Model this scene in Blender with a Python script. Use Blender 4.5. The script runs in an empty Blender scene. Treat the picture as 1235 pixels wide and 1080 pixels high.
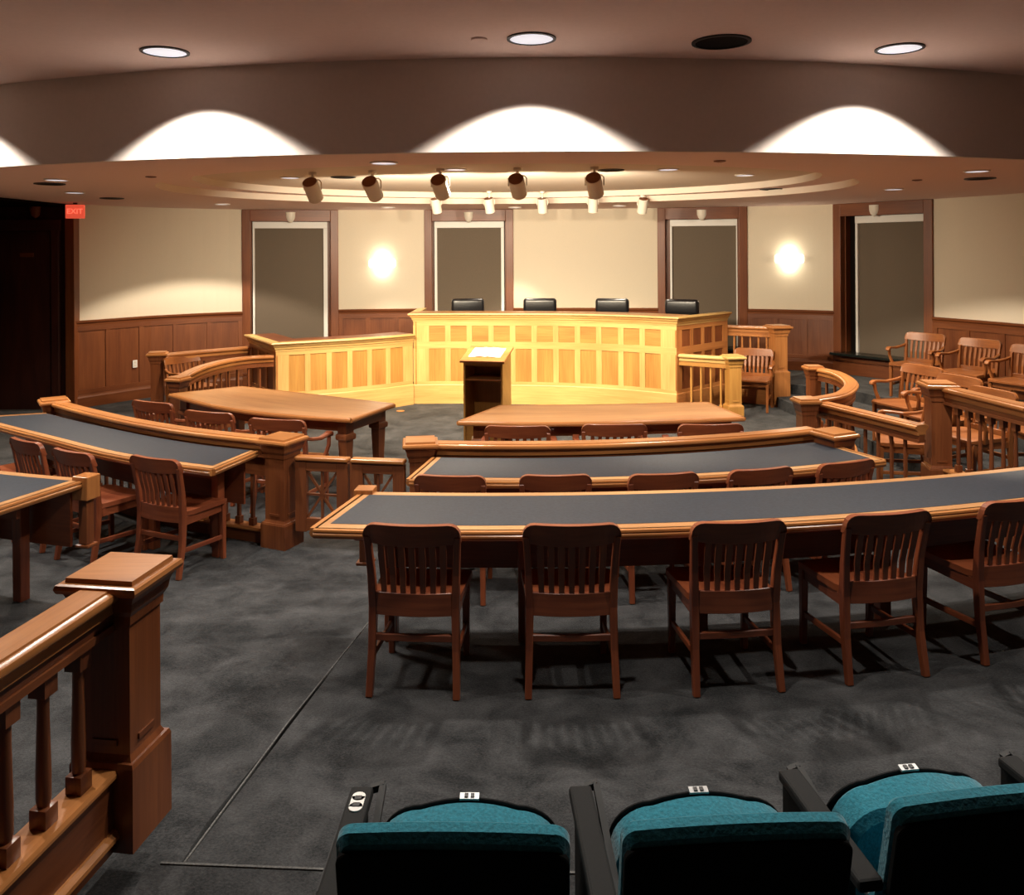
import bpy, bmesh, math, random
from mathutils import Vector, Matrix
random.seed(11)
S = bpy.context.scene
COL = S.collection
PI = math.pi
EYE = 2.2

# ------------------------------------------------------------------ camera
cam_d = bpy.data.cameras.new('camera'); cam = bpy.data.objects.new('camera', cam_d); COL.objects.link(cam)
ROLL = math.radians(0.32)
cam.matrix_world = Matrix.Translation((0, 0, EYE)) @ Matrix.Rotation(PI/2, 4, 'X') @ Matrix.Rotation(-ROLL, 4, 'Z')
cam_d.sensor_width = 36; cam_d.lens = 36*1000/1235
cam_d.shift_y = -238/1235
cam_d.clip_start = 0.05
S.camera = cam

def at(px, py, z):
    """point of the plane at height z seen at a place of the photograph"""
    u, v = px-617.5, py-302.0
    c, s = math.cos(ROLL), math.sin(ROLL)
    ut, vt = u*c-v*s, u*s+v*c
    d = (EYE-z)*1000/vt
    return Vector((ut*d/1000, d, z))

# ------------------------------------------------------------------ materials
def newmat(name):
    m = bpy.data.materials.new(name); m.use_nodes = True
    nt = m.node_tree
    return m, nt, nt.nodes['Principled BSDF'], nt.nodes, nt.links

def wood(name, dark, light, rough=0.35, spec=0.5, su=2.2, sv=46, coat=0.0):
    m, nt, b, N, L = newmat(name)
    tc = N.new('ShaderNodeTexCoord'); mp = N.new('ShaderNodeMapping'); mp.inputs['Scale'].default_value = (su, sv, 1)
    L.new(tc.outputs['UV'], mp.inputs[0])
    n1 = N.new('ShaderNodeTexNoise'); n1.inputs['Scale'].default_value = 1.0; n1.inputs['Detail'].default_value = 5
    n1.inputs['Roughness'].default_value = 0.62; n1.inputs['Distortion'].default_value = 0.6
    L.new(mp.outputs[0], n1.inputs['Vector'])
    mp2 = N.new('ShaderNodeMapping'); mp2.inputs['Scale'].default_value = (0.9, 5, 1); L.new(tc.outputs['UV'], mp2.inputs[0])
    n2 = N.new('ShaderNodeTexNoise'); n2.inputs['Scale'].default_value = 1.0; n2.inputs['Detail'].default_value = 2
    L.new(mp2.outputs[0], n2.inputs['Vector'])
    mx = N.new('ShaderNodeMath'); mx.operation = 'MULTIPLY_ADD'; mx.inputs[1].default_value = 0.55
    L.new(n2.outputs[0], mx.inputs[0])
    ml = N.new('ShaderNodeMath'); ml.operation = 'MULTIPLY'; ml.inputs[1].default_value = 0.45; L.new(n1.outputs[0], ml.inputs[0])
    L.new(ml.outputs[0], mx.inputs[2])
    r = N.new('ShaderNodeValToRGB'); r.color_ramp.elements[0].position = 0.36; r.color_ramp.elements[1].position = 0.64
    r.color_ramp.elements[0].color = (*dark, 1); r.color_ramp.elements[1].color = (*light, 1)
    L.new(mx.outputs[0], r.inputs[0]); L.new(r.outputs[0], b.inputs['Base Color'])
    b.inputs['Roughness'].default_value = rough; b.inputs['Specular IOR Level'].default_value = spec
    b.inputs['Coat Weight'].default_value = coat; b.inputs['Coat Roughness'].default_value = 0.2
    bp = N.new('ShaderNodeBump'); bp.inputs['Strength'].default_value = 0.06; bp.inputs['Distance'].default_value = 0.01
    L.new(n1.outputs[0], bp.inputs['Height']); L.new(bp.outputs[0], b.inputs['Normal'])
    return m

def plain(name, col, rough=0.5, metal=0.0, spec=0.5, var=0.0, scale=40, bump=0.0, sheen=0.0):
    m, nt, b, N, L = newmat(name)
    b.inputs['Base Color'].default_value = (*col, 1)
    b.inputs['Roughness'].default_value = rough; b.inputs['Metallic'].default_value = metal
    b.inputs['Specular IOR Level'].default_value = spec
    if sheen: b.inputs['Sheen Weight'].default_value = sheen
    tc = N.new('ShaderNodeTexCoord')
    n = N.new('ShaderNodeTexNoise'); n.inputs['Scale'].default_value = scale; n.inputs['Detail'].default_value = 6
    L.new(tc.outputs['Object'], n.inputs['Vector'])
    if var:
        r = N.new('ShaderNodeValToRGB')
        r.color_ramp.elements[0].position = 0.3; r.color_ramp.elements[1].position = 0.7
        r.color_ramp.elements[0].color = (*[c*(1-var) for c in col], 1); r.color_ramp.elements[1].color = (*[min(1, c*(1+var)) for c in col], 1)
        L.new(n.outputs[0], r.inputs[0]); L.new(r.outputs[0], b.inputs['Base Color'])
    if bump:
        bp = N.new('ShaderNodeBump'); bp.inputs['Strength'].default_value = bump; bp.inputs['Distance'].default_value = 0.01
        L.new(n.outputs[0], bp.inputs['Height']); L.new(bp.outputs[0], b.inputs['Normal'])
    return m

def glow(name, col, strength):
    m, nt, b, N, L = newmat(name)
    b.inputs['Base Color'].default_value = (*col, 1)
    b.inputs['Emission Color'].default_value = (*col, 1); b.inputs['Emission Strength'].default_value = strength
    return m

def carpet_mat():
    m, nt, b, N, L = newmat('carpet')
    tc = N.new('ShaderNodeTexCoord')
    n1 = N.new('ShaderNodeTexNoise'); n1.inputs['Scale'].default_value = 3.4; n1.inputs['Detail'].default_value = 9; n1.inputs['Roughness'].default_value = 0.66; n1.inputs['Distortion'].default_value = 0.4
    n2 = N.new('ShaderNodeTexNoise'); n2.inputs['Scale'].default_value = 90; n2.inputs['Detail'].default_value = 5; n2.inputs['Roughness'].default_value = 0.75
    L.new(tc.outputs['Object'], n1.inputs['Vector']); L.new(tc.outputs['Object'], n2.inputs['Vector'])
    a = N.new('ShaderNodeMath'); a.operation = 'MULTIPLY_ADD'; a.inputs[1].default_value = 0.6; L.new(n1.outputs[0], a.inputs[0])
    q = N.new('ShaderNodeMath'); q.operation = 'MULTIPLY'; q.inputs[1].default_value = 0.4; L.new(n2.outputs[0], q.inputs[0]); L.new(q.outputs[0], a.inputs[2])
    r = N.new('ShaderNodeValToRGB'); r.color_ramp.elements[0].position = 0.40; r.color_ramp.elements[1].position = 0.66
    r.color_ramp.elements[0].color = (0.009, 0.010, 0.011, 1); r.color_ramp.elements[1].color = (0.070, 0.070, 0.072, 1)
    L.new(a.outputs[0], r.inputs[0]); L.new(r.outputs[0], b.inputs['Base Color'])
    b.inputs['Roughness'].default_value = 1.0; b.inputs['Specular IOR Level'].default_value = 0.05
    b.inputs['Sheen Weight'].default_value = 0.12
    bp = N.new('ShaderNodeBump'); bp.inputs['Strength'].default_value = 0.5; bp.inputs['Distance'].default_value = 0.01
    L.new(n2.outputs[0], bp.inputs['Height']); L.new(bp.outputs[0], b.inputs['Normal'])
    return m

M = dict(
    cherry=wood('shaded_cherry_wood', (0.105, 0.028, 0.010), (0.20, 0.062, 0.020), 0.32),  # used on upright bodies, darkened: their shade is put into the colour
    wains=wood('wainscot_wood', (0.13, 0.035, 0.011), (0.215, 0.066, 0.020), 0.4),
    chair=wood('shaded_chair_wood', (0.14, 0.032, 0.014), (0.26, 0.072, 0.027), 0.3, su=3, sv=60),  # darkened and reddened: the weak light on the near chairs is in the colour
    jury=wood('lit_chair_wood', (0.17, 0.050, 0.014), (0.32, 0.110, 0.030), 0.32, su=3, sv=60),  # lighter copy of the chair wood, with the light put into its colour
    maple=wood('light_bench_wood', (0.46, 0.26, 0.080), (0.60, 0.39, 0.14), 0.38),
    panel=wood('bench_panel_wood', (0.32, 0.145, 0.033), (0.47, 0.24, 0.060), 0.38),
    rail=wood('rail_wood', (0.27, 0.095, 0.026), (0.46, 0.19, 0.058), 0.28),  # lighter cap wood: light falling on top faces is put into the colour
    top=wood('table_top_wood', (0.34, 0.15, 0.055), (0.50, 0.26, 0.105), 0.34),
    dark=wood('shaded_door_wood', (0.035, 0.009, 0.006), (0.07, 0.018, 0.011), 0.5),  # near-black tone carries the shade of the unlit recess
    leather=plain('desk_inlay', (0.024, 0.029, 0.038), 0.5, spec=0.35, var=0.25, scale=60, bump=0.05),
    wall=plain('cream_wall', (0.70, 0.62, 0.49), 0.9, spec=0.1, var=0.02, scale=80),
    ceil=plain('ceiling_paint', (0.82, 0.65, 0.60), 0.95, spec=0.05, var=0.02, scale=30),
    fascia=plain('fascia_paint', (0.70, 0.61, 0.55), 0.95, spec=0.05, var=0.02, scale=30),
    ring=plain('recess_paint', (0.72, 0.62, 0.52), 0.95, spec=0.05),
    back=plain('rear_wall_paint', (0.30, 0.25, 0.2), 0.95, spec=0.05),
    carpet=carpet_mat(),
    edge_highlight=plain('carpet_seam_highlight', (0.11, 0.108, 0.105), 0.95, spec=0.05, var=0.4, scale=120),  # pale tone for the carpet seam and light caught on step edges
    shade=plain('shade_fabric', (0.15, 0.118, 0.088), 0.9, spec=0.1, var=0.08, scale=160),
    white=plain('white_paint', (0.80, 0.78, 0.74), 0.5),
    offwhite=plain('fixture_white', (0.74, 0.68, 0.58), 0.45),
    blackm=plain('black_metal', (0.012, 0.011, 0.011), 0.5),
    grille=plain('speaker_grille', (0.008, 0.007, 0.007), 0.9, spec=0.1, bump=0.4, scale=300),
    bleather=plain('black_leather', (0.010, 0.010, 0.012), 0.28, spec=0.6, bump=0.08, scale=90),
    teal=plain('teal_upholstery', (0.022, 0.185, 0.25), 0.95, spec=0.1, var=0.25, scale=120, bump=0.3, sheen=0.3),
    shell=plain('black_seat_shell', (0.007, 0.007, 0.007), 0.8, spec=0.15),
    arm=plain('armrest_plastic', (0.013, 0.013, 0.013), 0.8, spec=0.2, var=0.1, scale=200, bump=0.05),
    grey=plain('grey_metal', (0.04, 0.04, 0.04), 0.75, spec=0.25),
    steel=plain('pale_steel', (0.5, 0.5, 0.5), 0.35, metal=0.6),
    paper=plain('paper', (0.85, 0.84, 0.8), 0.8),
    stone=plain('black_sill', (0.012, 0.016, 0.014), 0.25),
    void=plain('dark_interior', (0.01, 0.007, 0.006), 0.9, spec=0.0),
    lens=glow('lamp_lens', (0.80, 0.82, 0.90), 0.40),
    lens_dim=glow('lamp_lens_dim', (0.9, 0.84, 0.78), 0.9),
    sconce=glow('sconce_glass', (1.0, 0.93, 0.80), 1.7),
    exitred=glow('exit_red', (0.62, 0.07, 0.035), 0.55),
    exitlet=glow('exit_letters', (0.9, 0.16, 0.09), 0.7),
)

# ------------------------------------------------------------------ mesh helper
class MB:
    def __init__(s):
        s.cross = False; s.bm = bmesh.new(); s.uv = s.bm.loops.layers.uv.new('UVMap')
    def loft(s, secs, caps=True, closed=False):
        bm = s.bm; rows = [[bm.verts.new(p) for p in sec] for sec in secs]
        n = len(secs[0]); off = random.uniform(0, 40), random.uniform(0, 9)
        us = [0.0]
        for i in range(1, len(secs)):
            us.append(us[-1] + max((Vector(secs[i][k])-Vector(secs[i-1][k])).length for k in (0, n//2)))
        vs = [0.0]
        for k in range(n):
            vs.append(vs[-1] + (Vector(secs[0][(k+1) % n])-Vector(secs[0][k])).length)
        rng = len(secs) if closed else len(secs)-1
        # grain runs along the longer side
        along = (us[-1] >= vs[-1]*0.34) != s.cross
        for i in range(rng):
            j = (i+1) % len(secs); u0 = us[i]; u1 = us[i+1] if i+1 < len(us) else us[i]+0.1
            for k in range(n):
                k2 = (k+1) % n
                try: f = bm.faces.new((rows[i][k], rows[i][k2], rows[j][k2], rows[j][k]))
                except ValueError: continue
                q = ((u0, vs[k]), (u0, vs[k+1]), (u1, vs[k+1]), (u1, vs[k]))
                for lp, (a, b) in zip(f.loops, q):
                    lp[s.uv].uv = (a+off[0], b+off[1]) if along else (b+off[0], a+off[1])
        if caps and not closed:
            for row, rev in ((rows[0], True), (rows[-1], False)):
                try: f = bm.faces.new(row[::-1] if rev else row)
                except ValueError: continue
                for lp in f.loops:
                    c = lp.vert.co; lp[s.uv].uv = (c.x+off[0], c.y+c.z+off[1]) if abs(f.calc_area()) else (0, 0)
        return rows
    def box(s, c, sz, rz=0, mat=None, bev=0.0, seg=2):
        c = Vector(c); x, y, z = sz[0]/2, sz[1]/2, sz[2]/2
        T = (mat or Matrix.Identity(4)) @ Matrix.Translation(c) @ Matrix.Rotation(rz, 4, 'Z')
        P = [Vector((a*x, b*y, d*z)) for d in (-1, 1) for a, b in ((-1, -1), (1, -1), (1, 1), (-1, 1))]
        vs = [s.bm.verts.new(T @ p) for p in P]
        ax = max(range(3), key=lambda i: sz[i]); o1, o2 = [i for i in range(3) if i != ax]
        off = random.uniform(0, 40), random.uniform(0, 9)
        fs = []
        for idx in ((3, 2, 1, 0), (4, 5, 6, 7), (0, 1, 5, 4), (1, 2, 6, 5), (2, 3, 7, 6), (3, 0, 4, 7)):
            f = s.bm.faces.new([vs[i] for i in idx]); fs.append(f)
            for lp, i in zip(f.loops, idx):
                p = P[i]; lp[s.uv].uv = (p[ax]+off[0], p[o1]+p[o2]+off[1])
        if bev:
            es = list({e for f in fs for e in f.edges})
            bmesh.ops.bevel(s.bm, geom=es, offset=min(bev, 0.45*min(sz)), segments=seg, profile=0.5, affect='EDGES')
    def rect(s, secs):
        """loft of axis-aligned rectangles: (cx,cy,z,sx,sy)"""
        s.loft([[Vector((cx-sx/2, cy-sy/2, z)), Vector((cx+sx/2, cy-sy/2, z)), Vector((cx+sx/2, cy+sy/2, z)), Vector((cx-sx/2, cy+sy/2, z))] for cx, cy, z, sx, sy in secs])
    def sweep(s, path, prof, caps=True):
        path = [Vector(p) for p in path]; secs = []
        n = len(path)
        for i, p in enumerate(path):
            a = (path[i]-path[i-1]) if i > 0 else (path[1]-path[0])
            b = (path[i+1]-path[i]) if i < n-1 else (path[i]-path[i-1])
            a = Vector((a.x, a.y, 0)).normalized(); b = Vector((b.x, b.y, 0)).normalized()
            t = (a+b).normalized(); k = 1/max(0.35, t.dot(b))
            r = Vector((t.y, -t.x, 0))*k
            secs.append([p+r*u+Vector((0, 0, v)) for u, v in prof])
        s.loft(secs, caps)
    def slab(s, A, B, z0, z1):
        s.loft([[Vector((a[0], a[1], z0)), Vector((b[0], b[1], z0)), Vector((b[0], b[1], z1)), Vector((a[0], a[1], z1))] for a, b in zip(A, B)])
    def tube(s, path, rad, n=10):
        path = [Vector(p) for p in path]
        if not isinstance(rad, (list, tuple)): rad = [rad]*len(path)
        secs = []; ref = None
        for i, p in enumerate(path):
            t = (path[min(i+1, len(path)-1)]-path[max(i-1, 0)]).normalized()
            if ref is None: ref = Vector((0, 0, 1)) if abs(t.z) < 0.9 else Vector((1, 0, 0))
            x = t.cross(ref).normalized(); y = x.cross(t).normalized(); ref = y
            secs.append([p+(x*math.cos(2*PI*k/n)+y*math.sin(2*PI*k/n))*rad[i] for k in range(n)])
        s.loft(secs)
    def bar(s, path, w, h, up=(0, 0, 1)):
        """rectangular bar along a 3D path; w across, h along up; w/h may be lists"""
        path = [Vector(p) for p in path]; up = Vector(up)
        W = w if isinstance(w, (list, tuple)) else [w]*len(path); H = h if isinstance(h, (list, tuple)) else [h]*len(path)
        secs = []
        for i, p in enumerate(path):
            t = (path[min(i+1, len(path)-1)]-path[max(i-1, 0)]).normalized()
            x = t.cross(up).normalized(); y = x.cross(t).normalized()
            a, b = W[i]/2, H[i]/2
            secs.append([p-x*a-y*b, p+x*a-y*b, p+x*a+y*b, p-x*a+y*b])
        s.loft(secs)
    def lathe(s, c, prof, n=20, mat=None):
        c = Vector(c); T = mat or Matrix.Identity(4)
        s.loft([[T @ (c+Vector((r*math.cos(2*PI*k/n), r*math.sin(2*PI*k/n), z))) for k in range(n)] for r, z in prof])
    def prism(s, poly, z0, z1):
        s.loft([[Vector((p[0], p[1], z0)) for p in poly], [Vector((p[0], p[1], z1)) for p in poly]])
    def build(s, name, mat, parent=None, smooth=False, local=False, bev=0.0):
        bm = s.bm
        bmesh.ops.recalc_face_normals(bm, faces=bm.faces[:])
        if bev:
            es = [e for e in bm.edges if len(e.link_faces) == 2 and e.calc_face_angle(0) > 0.6]
            bmesh.ops.bevel(bm, geom=es, offset=bev, segments=1, profile=0.5, affect='EDGES', clamp_overlap=True)
        if parent is not None and not local:
            bmesh.ops.translate(bm, verts=bm.verts[:], vec=-ORG[parent.name])
        if smooth:
            for f in bm.faces: f.smooth = True
            for e in bm.edges:
                if len(e.link_faces) == 2 and e.calc_face_angle(0) > 0.65: e.smooth = False
        me = bpy.data.meshes.new(name); bm.to_mesh(me); bm.free()
        me.materials.append(mat)
        o = bpy.data.objects.new(name, me); COL.objects.link(o)
        if parent is not None:
            o.parent = parent
            if not local: ORG[o.name] = ORG[parent.name]
        else: ORG[o.name] = Vector((0, 0, 0))
        return o

ORG = {}
def thing(name, label, cat, loc=(0, 0, 0), rz=0, group=None):
    o = bpy.data.objects.new(name, None); COL.objects.link(o); o.empty_display_size = 0.1
    o.location = loc; o.rotation_euler = (0, 0, rz); ORG[o.name] = Vector(loc)
    o['label'] = label; o['category'] = cat
    if group: o['group'] = group
    return o
def struct(o):
    o['kind'] = 'structure'; return o
def tag(o, label, cat, group=None):
    o['label'] = label; o['category'] = cat
    if group: o['group'] = group
    return o
def copy_tree(o, parent=None):
    c = o.copy(); COL.objects.link(c); c.parent = parent
    ORG[c.name] = ORG.get(o.name, Vector((0, 0, 0)))
    for ch in list(o.children): copy_tree(ch, c)
    return c

def spline(P, n=8):
    P = [Vector(p) for p in P]; out = []
    for i in range(len(P)-1):
        p0 = P[i-1] if i else P[0]*2-P[1]; p1, p2 = P[i], P[i+1]; p3 = P[i+2] if i+2 < len(P) else P[-1]*2-P[-2]
        for k in range(n):
            t = k/n
            out.append(0.5*((2*p1)+(p2-p0)*t+(2*p0-5*p1+4*p2-p3)*t*t+(3*p1-p0-3*p2+p3)*t**3))
    out.append(P[-1]); return out
def resample(P, n):
    L = [0]
    for i in range(1, len(P)): L.append(L[-1]+(P[i]-P[i-1]).length)
    out = []; j = 0
    for k in range(n):
        t = L[-1]*k/(n-1)
        while j < len(P)-2 and L[j+1] < t: j += 1
        w = (t-L[j])/max(1e-9, L[j+1]-L[j]); out.append(P[j].lerp(P[j+1], min(1, max(0, w))))
    return out
def length(P): return sum((P[i+1]-P[i]).length for i in range(len(P)-1))
def arc(cx, cy, R, x0, x1, n, z=0):
    return [Vector((x0+(x1-x0)*i/(n-1), cy-math.sqrt(R*R-(x0+(x1-x0)*i/(n-1)-cx)**2), z)) for i in range(n)]
def offset(path, d):
    """shift a path to its right by d in plan"""
    out = []; n = len(path)
    for i, p in enumerate(path):
        a = (path[i]-path[i-1]) if i > 0 else (path[1]-path[0])
        b = (path[i+1]-path[i]) if i < n-1 else (path[i]-path[i-1])
        a = Vector((a.x, a.y, 0)).normalized(); b = Vector((b.x, b.y, 0)).normalized()
        t = (a+b).normalized(); k = 1/max(0.35, t.dot(b))
        out.append(p+Vector((t.y, -t.x, 0))*k*d)
    return out
def atz(path, z): return [Vector((p.x, p.y, z)) for p in path]

WELL = -0.15

# ================================================================== THE ROOM
# ---- back wall: depth of the curved wall along the view directions
WD = [(-60, 11.0), (86, 12.45), (190, 13.55), (292, 14.3), (408, 14.68), (512, 14.82), (619, 14.82), (793, 14.62), (901, 14.3), (1006, 13.7), (1126, 12.4), (1235, 11.15), (1330, 10.15), (1480, 8.9), (1700, 7.3)]
def wp(px, z=0.0):
    for i in range(len(WD)-1):
        if WD[i][0] <= px <= WD[i+1][0]:
            p0 = WD[max(0, i-1)]; p1 = WD[i]; p2 = WD[i+1]; p3 = WD[min(len(WD)-1, i+2)]
            h = p2[0]-p1[0]; t = (px-p1[0])/h
            m1 = (p2[1]-p0[1])/(p2[0]-p0[0])*h; m2 = (p3[1]-p1[1])/(p3[0]-p1[0])*h
            d = (2*t**3-3*t*t+1)*p1[1]+(t**3-2*t*t+t)*m1+(-2*t**3+3*t*t)*p2[1]+(t**3-t*t)*m2
            return Vector(((px-617.5)*d/1000, d, z))
CEIL = 2.93; HIGH = 3.62
def wall_seg(name, a, b, n=14):
    P = [wp(a+(b-a)*i/(n-1)) for i in range(n)]
    m = MB(); m.slab(P, offset(P, -0.12), -0.3, CEIL+0.02)
    return struct(m.build(name, M['wall'])), P
segs = [('wall_back_a', 86, 292), ('wall_back_b', 408, 512), ('wall_back_c', 619, 793), ('wall_back_d', 901, 1006), ('wall_back_e', 1126, 1700)]
trim_n = [0]
def wainscot(P, zf, zt=1.17, step=0.62, below=False):
    trim_n[0] += 1
    root = bpy.data.objects.new('trim_%d' % trim_n[0], None); COL.objects.link(root); root['kind'] = 'structure'; ORG[root.name] = Vector((0, 0, 0))
    m = MB(); m.cross = True; m.slab(offset(P, 0.018), offset(P, -0.02), zf, zt-0.03); m.build('panel_field', M['wains'], root)
    f = MB()
    for z0, z1, t in ((zf+0.2, zf+0.27, 0.034), (zt-0.16, zt-0.05, 0.034)):
        f.slab(offset(P, t), offset(P, 0.0), z0, z1)
    L = length(P); k = max(2, round(L/step)+1)
    Q = resample(P, k*6+1)
    for i in range(k+1):
        j = min(len(Q)-2, max(0, i*6)); p = Q[i*6]; d = (Q[j+1]-Q[j]).normalized()
        if i == 0: p = p+d*0.035
        if i == k: p = p-d*0.035
        f.box((p.x, p.y, (zf+zt)/2+0.06), (0.075, 0.066, zt-zf-0.38), math.atan2(d.y, d.x))
    f.build('panel_frame', M['wains'], root)
    b = MB(); b.sweep(atz(P, zf), [(0.0, 0), (0.045, 0), (0.045, 0.15), (0.036, 0.17), (0.03, 0.2), (0.0, 0.2)]); b.build('baseboard', M['wains'], root)
    c = MB(); c.sweep(atz(P, zt), [(0, -0.08), (0.035, -0.08), (0.04, -0.05), (0.06, -0.03), (0.065, 0), (0, 0)]); c.build('cap_moulding', M['wains'], root)
    return root
for nm, a, b in segs:
    o, P = wall_seg(nm, a, b, 40 if b > 1300 else 14)
    zf = WELL if a < 850 else 0.15
    wainscot(P, zf)
    trim_n[0] += 1
    m = MB(); m.sweep(atz(P, 2.735), [(0, -0.006), (0.006, -0.006), (0.006, 0.006), (0, 0.006)]); struct(m.build('trim_%d' % trim_n[0], M['wall']))

# ---- windows with drawn shades
def window(k, a, b, sill, zf, jl, jr, jamb_l, jamb_r):
    A, B = wp(a), wp(b); d = (B-A).normalized(); w = (B-A).length
    T = Matrix.Translation(A) @ Matrix.Rotation(math.atan2(d.y, d.x), 4, 'Z')
    root = bpy.data.objects.new('window_%d' % k, None); COL.objects.link(root); root['kind'] = 'structure'; ORG[root.name] = Vector((0, 0, 0))
    cw = 0.135; top = 2.725; dep = 0.17
    f = MB()
    f.box((cw/2, 0.03, (sill+CEIL)/2), (cw, 0.14, CEIL-sill), mat=T, bev=0.006)
    f.box((w-cw/2, 0.03, (sill+CEIL)/2), (cw, 0.14, CEIL-sill), mat=T, bev=0.006)
    f.box((w/2, 0.03, (top+CEIL)/2), (w-2*cw, 0.139, CEIL-top), mat=T, bev=0.006)
    f.box((cw+0.008, 0.13+0.05, (sill+top)/2), (0.016, dep, top-sill), mat=T)
    f.box((w-cw-0.008, 0.13+0.05, (sill+top)/2), (0.016, dep, top-sill), mat=T)
    if k != 4:
        if jl > 0.04: f.box((cw+jl/2, 0.16, (sill+top)/2), (jl, 0.03, top-sill), mat=T)
        if jr > 0.04: f.box((w-cw-jr/2, 0.16, (sill+top)/2), (jr, 0.03, top-sill), mat=T)
    f.build('window_casing', M['wains'], root)
    y = 0.15
    x0, x1 = cw+jl, w-cw-jr
    s = MB(); s.box(((x0+x1)/2, y, top-0.06), (x1-x0, 0.09, 0.115), mat=T, bev=0.006); s.build('shade_cassette', M['white'], root)
    for sx, sd in ((x0, jamb_l), (x1, jamb_r)):
        c = MB(); c.box((sx+(sd/2 if sx == x0 else -sd/2), y, (sill+top)/2-0.05), (sd, 0.07, top-sill-0.1), mat=T, bev=0.004); c.build('side_channel', M['white'], root)
    c = MB(); c.box(((x0+x1)/2, y+0.02, (sill+top)/2-0.05), (x1-x0-0.02, 0.012, top-sill-0.1), mat=T); c.build('roller_shade', M['shade'], root)
    c = MB(); c.box((w/2, y+0.10, (sill+top)/2), (w, 0.03, top-sill+0.3), mat=T); c.build('blind_backing', M['void'], root)
    c = MB(); c.box((w/2, 0.0, sill-0.02), (w-0.02, 0.36, 0.04), mat=T, bev=0.006); c.build('sill', M['stone'], root)
    c = MB(); c.box((w/2, 0.02, (zf+sill-0.04)/2), (w, 0.08, sill-0.04-zf), mat=T); c.build('apron_panel', M['wains'], root)
    c = MB(); c.box((w/2, -0.03, zf+0.1), (w, 0.05, 0.2), mat=T, bev=0.006)
    c.box((w/2, -0.02, zf+0.235), (w, 0.03, 0.05), mat=T, bev=0.004); c.build('baseboard', M['wains'], root)
    # shield-shaped fixture on the head casing
    p = T @ Vector((w/2+0.03, -0.045, 0))
    return T, w
shields = []
WIN = [(1, 292, 408, 0.5, WELL, 0.03, 0.05, 0.035, 0.07), (2, 512, 619, 0.5, WELL, 0.03, 0.03, 0.05, 0.055),
       (3, 793, 901, 0.5, WELL, 0.08, 0.02, 0.035, 0.02), (4, 1006, 1126, 0.5, 0.15, 0.17, 0.02, 0.04, 0.02)]
for w in WIN: shields.append(window(*w))
SHL = ['in front of leftmost shaded window', 'second from the left, over the shaded window behind the bench', 'above shaded window at right end of the bench', 'above the far right shaded window with black sill']
def shield(T, x, lab):
    p = T @ Vector((x, -0.05, 2.80))
    rz = math.atan2(T[1][0], T[0][0])
    t = thing('shield_fixture', lab, 'wall fixture', p, rz, 'shield fixtures on the window heads')
    m = MB(); secs = []
    for z, hw, dp in ((-0.10, 0.004, 0.012), (-0.085, 0.035, 0.03), (-0.05, 0.066, 0.05), (0.0, 0.082, 0.062), (0.085, 0.086, 0.066)):
        secs.append([Vector((hw*math.cos(PI+PI*k/10), dp*math.sin(PI+PI*k/10)+0.03, z)) for k in range(11)])
    m.loft(secs); m.build('shield_shade', M['offwhite'], t, smooth=True, local=True)
    m = MB(); m.box((0, 0.02, 0.02), (0.10, 0.02, 0.12)); m.build('back_plate', M['white'], t, local=True)
for (T, w), lab, dx in zip(shields, ['small white shield-shaped fixture over the leftmost shaded window', 'small white shield-shaped fixture over the shaded window behind the bench left end',
        'small white shield-shaped fixture over the shaded window right of the bench', 'small white shield-shaped fixture over the far right window with black sill'], (0.0, 0.0, 0.0, -0.1)):
    shield(T, w/2+dx, lab)

# ---- left doorway in shadow
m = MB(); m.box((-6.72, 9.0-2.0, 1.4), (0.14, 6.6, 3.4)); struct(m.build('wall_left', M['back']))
dr = bpy.data.objects.new('door_1', None); COL.objects.link(dr); dr['kind'] = 'structure'; ORG[dr.name] = Vector((0, 0, 0))
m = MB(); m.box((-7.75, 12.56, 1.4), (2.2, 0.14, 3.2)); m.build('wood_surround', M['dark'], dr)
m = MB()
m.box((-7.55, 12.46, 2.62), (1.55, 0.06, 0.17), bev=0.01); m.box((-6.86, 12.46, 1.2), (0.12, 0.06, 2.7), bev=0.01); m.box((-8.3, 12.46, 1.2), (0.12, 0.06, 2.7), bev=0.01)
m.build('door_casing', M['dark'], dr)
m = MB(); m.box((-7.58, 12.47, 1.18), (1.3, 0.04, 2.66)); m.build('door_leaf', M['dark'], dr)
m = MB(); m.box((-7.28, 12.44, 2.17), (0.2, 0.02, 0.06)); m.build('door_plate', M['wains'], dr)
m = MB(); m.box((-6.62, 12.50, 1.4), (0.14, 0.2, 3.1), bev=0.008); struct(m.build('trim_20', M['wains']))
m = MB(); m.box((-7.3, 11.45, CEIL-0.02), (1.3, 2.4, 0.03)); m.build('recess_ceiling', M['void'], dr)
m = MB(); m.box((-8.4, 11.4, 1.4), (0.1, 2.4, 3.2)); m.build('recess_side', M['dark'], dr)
p = at(38, 250, 2.80); t = thing('shield_fixture', 'dim shield-shaped fixture over the dark doorway', 'wall fixture', (-7.16, 12.46, 2.82), 0, 'shield fixtures on the window heads')
m = MB(); m.loft([[Vector((hw*math.cos(PI+PI*k/10), 0.8*hw*math.sin(PI+PI*k/10), z)) for k in range(11)] for z, hw in ((-0.1, 0.004), (-0.06, 0.06), (0.0, 0.082), (0.08, 0.085))]); m.build('shield_shade', M['wains'], t, smooth=True, local=True)

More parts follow.
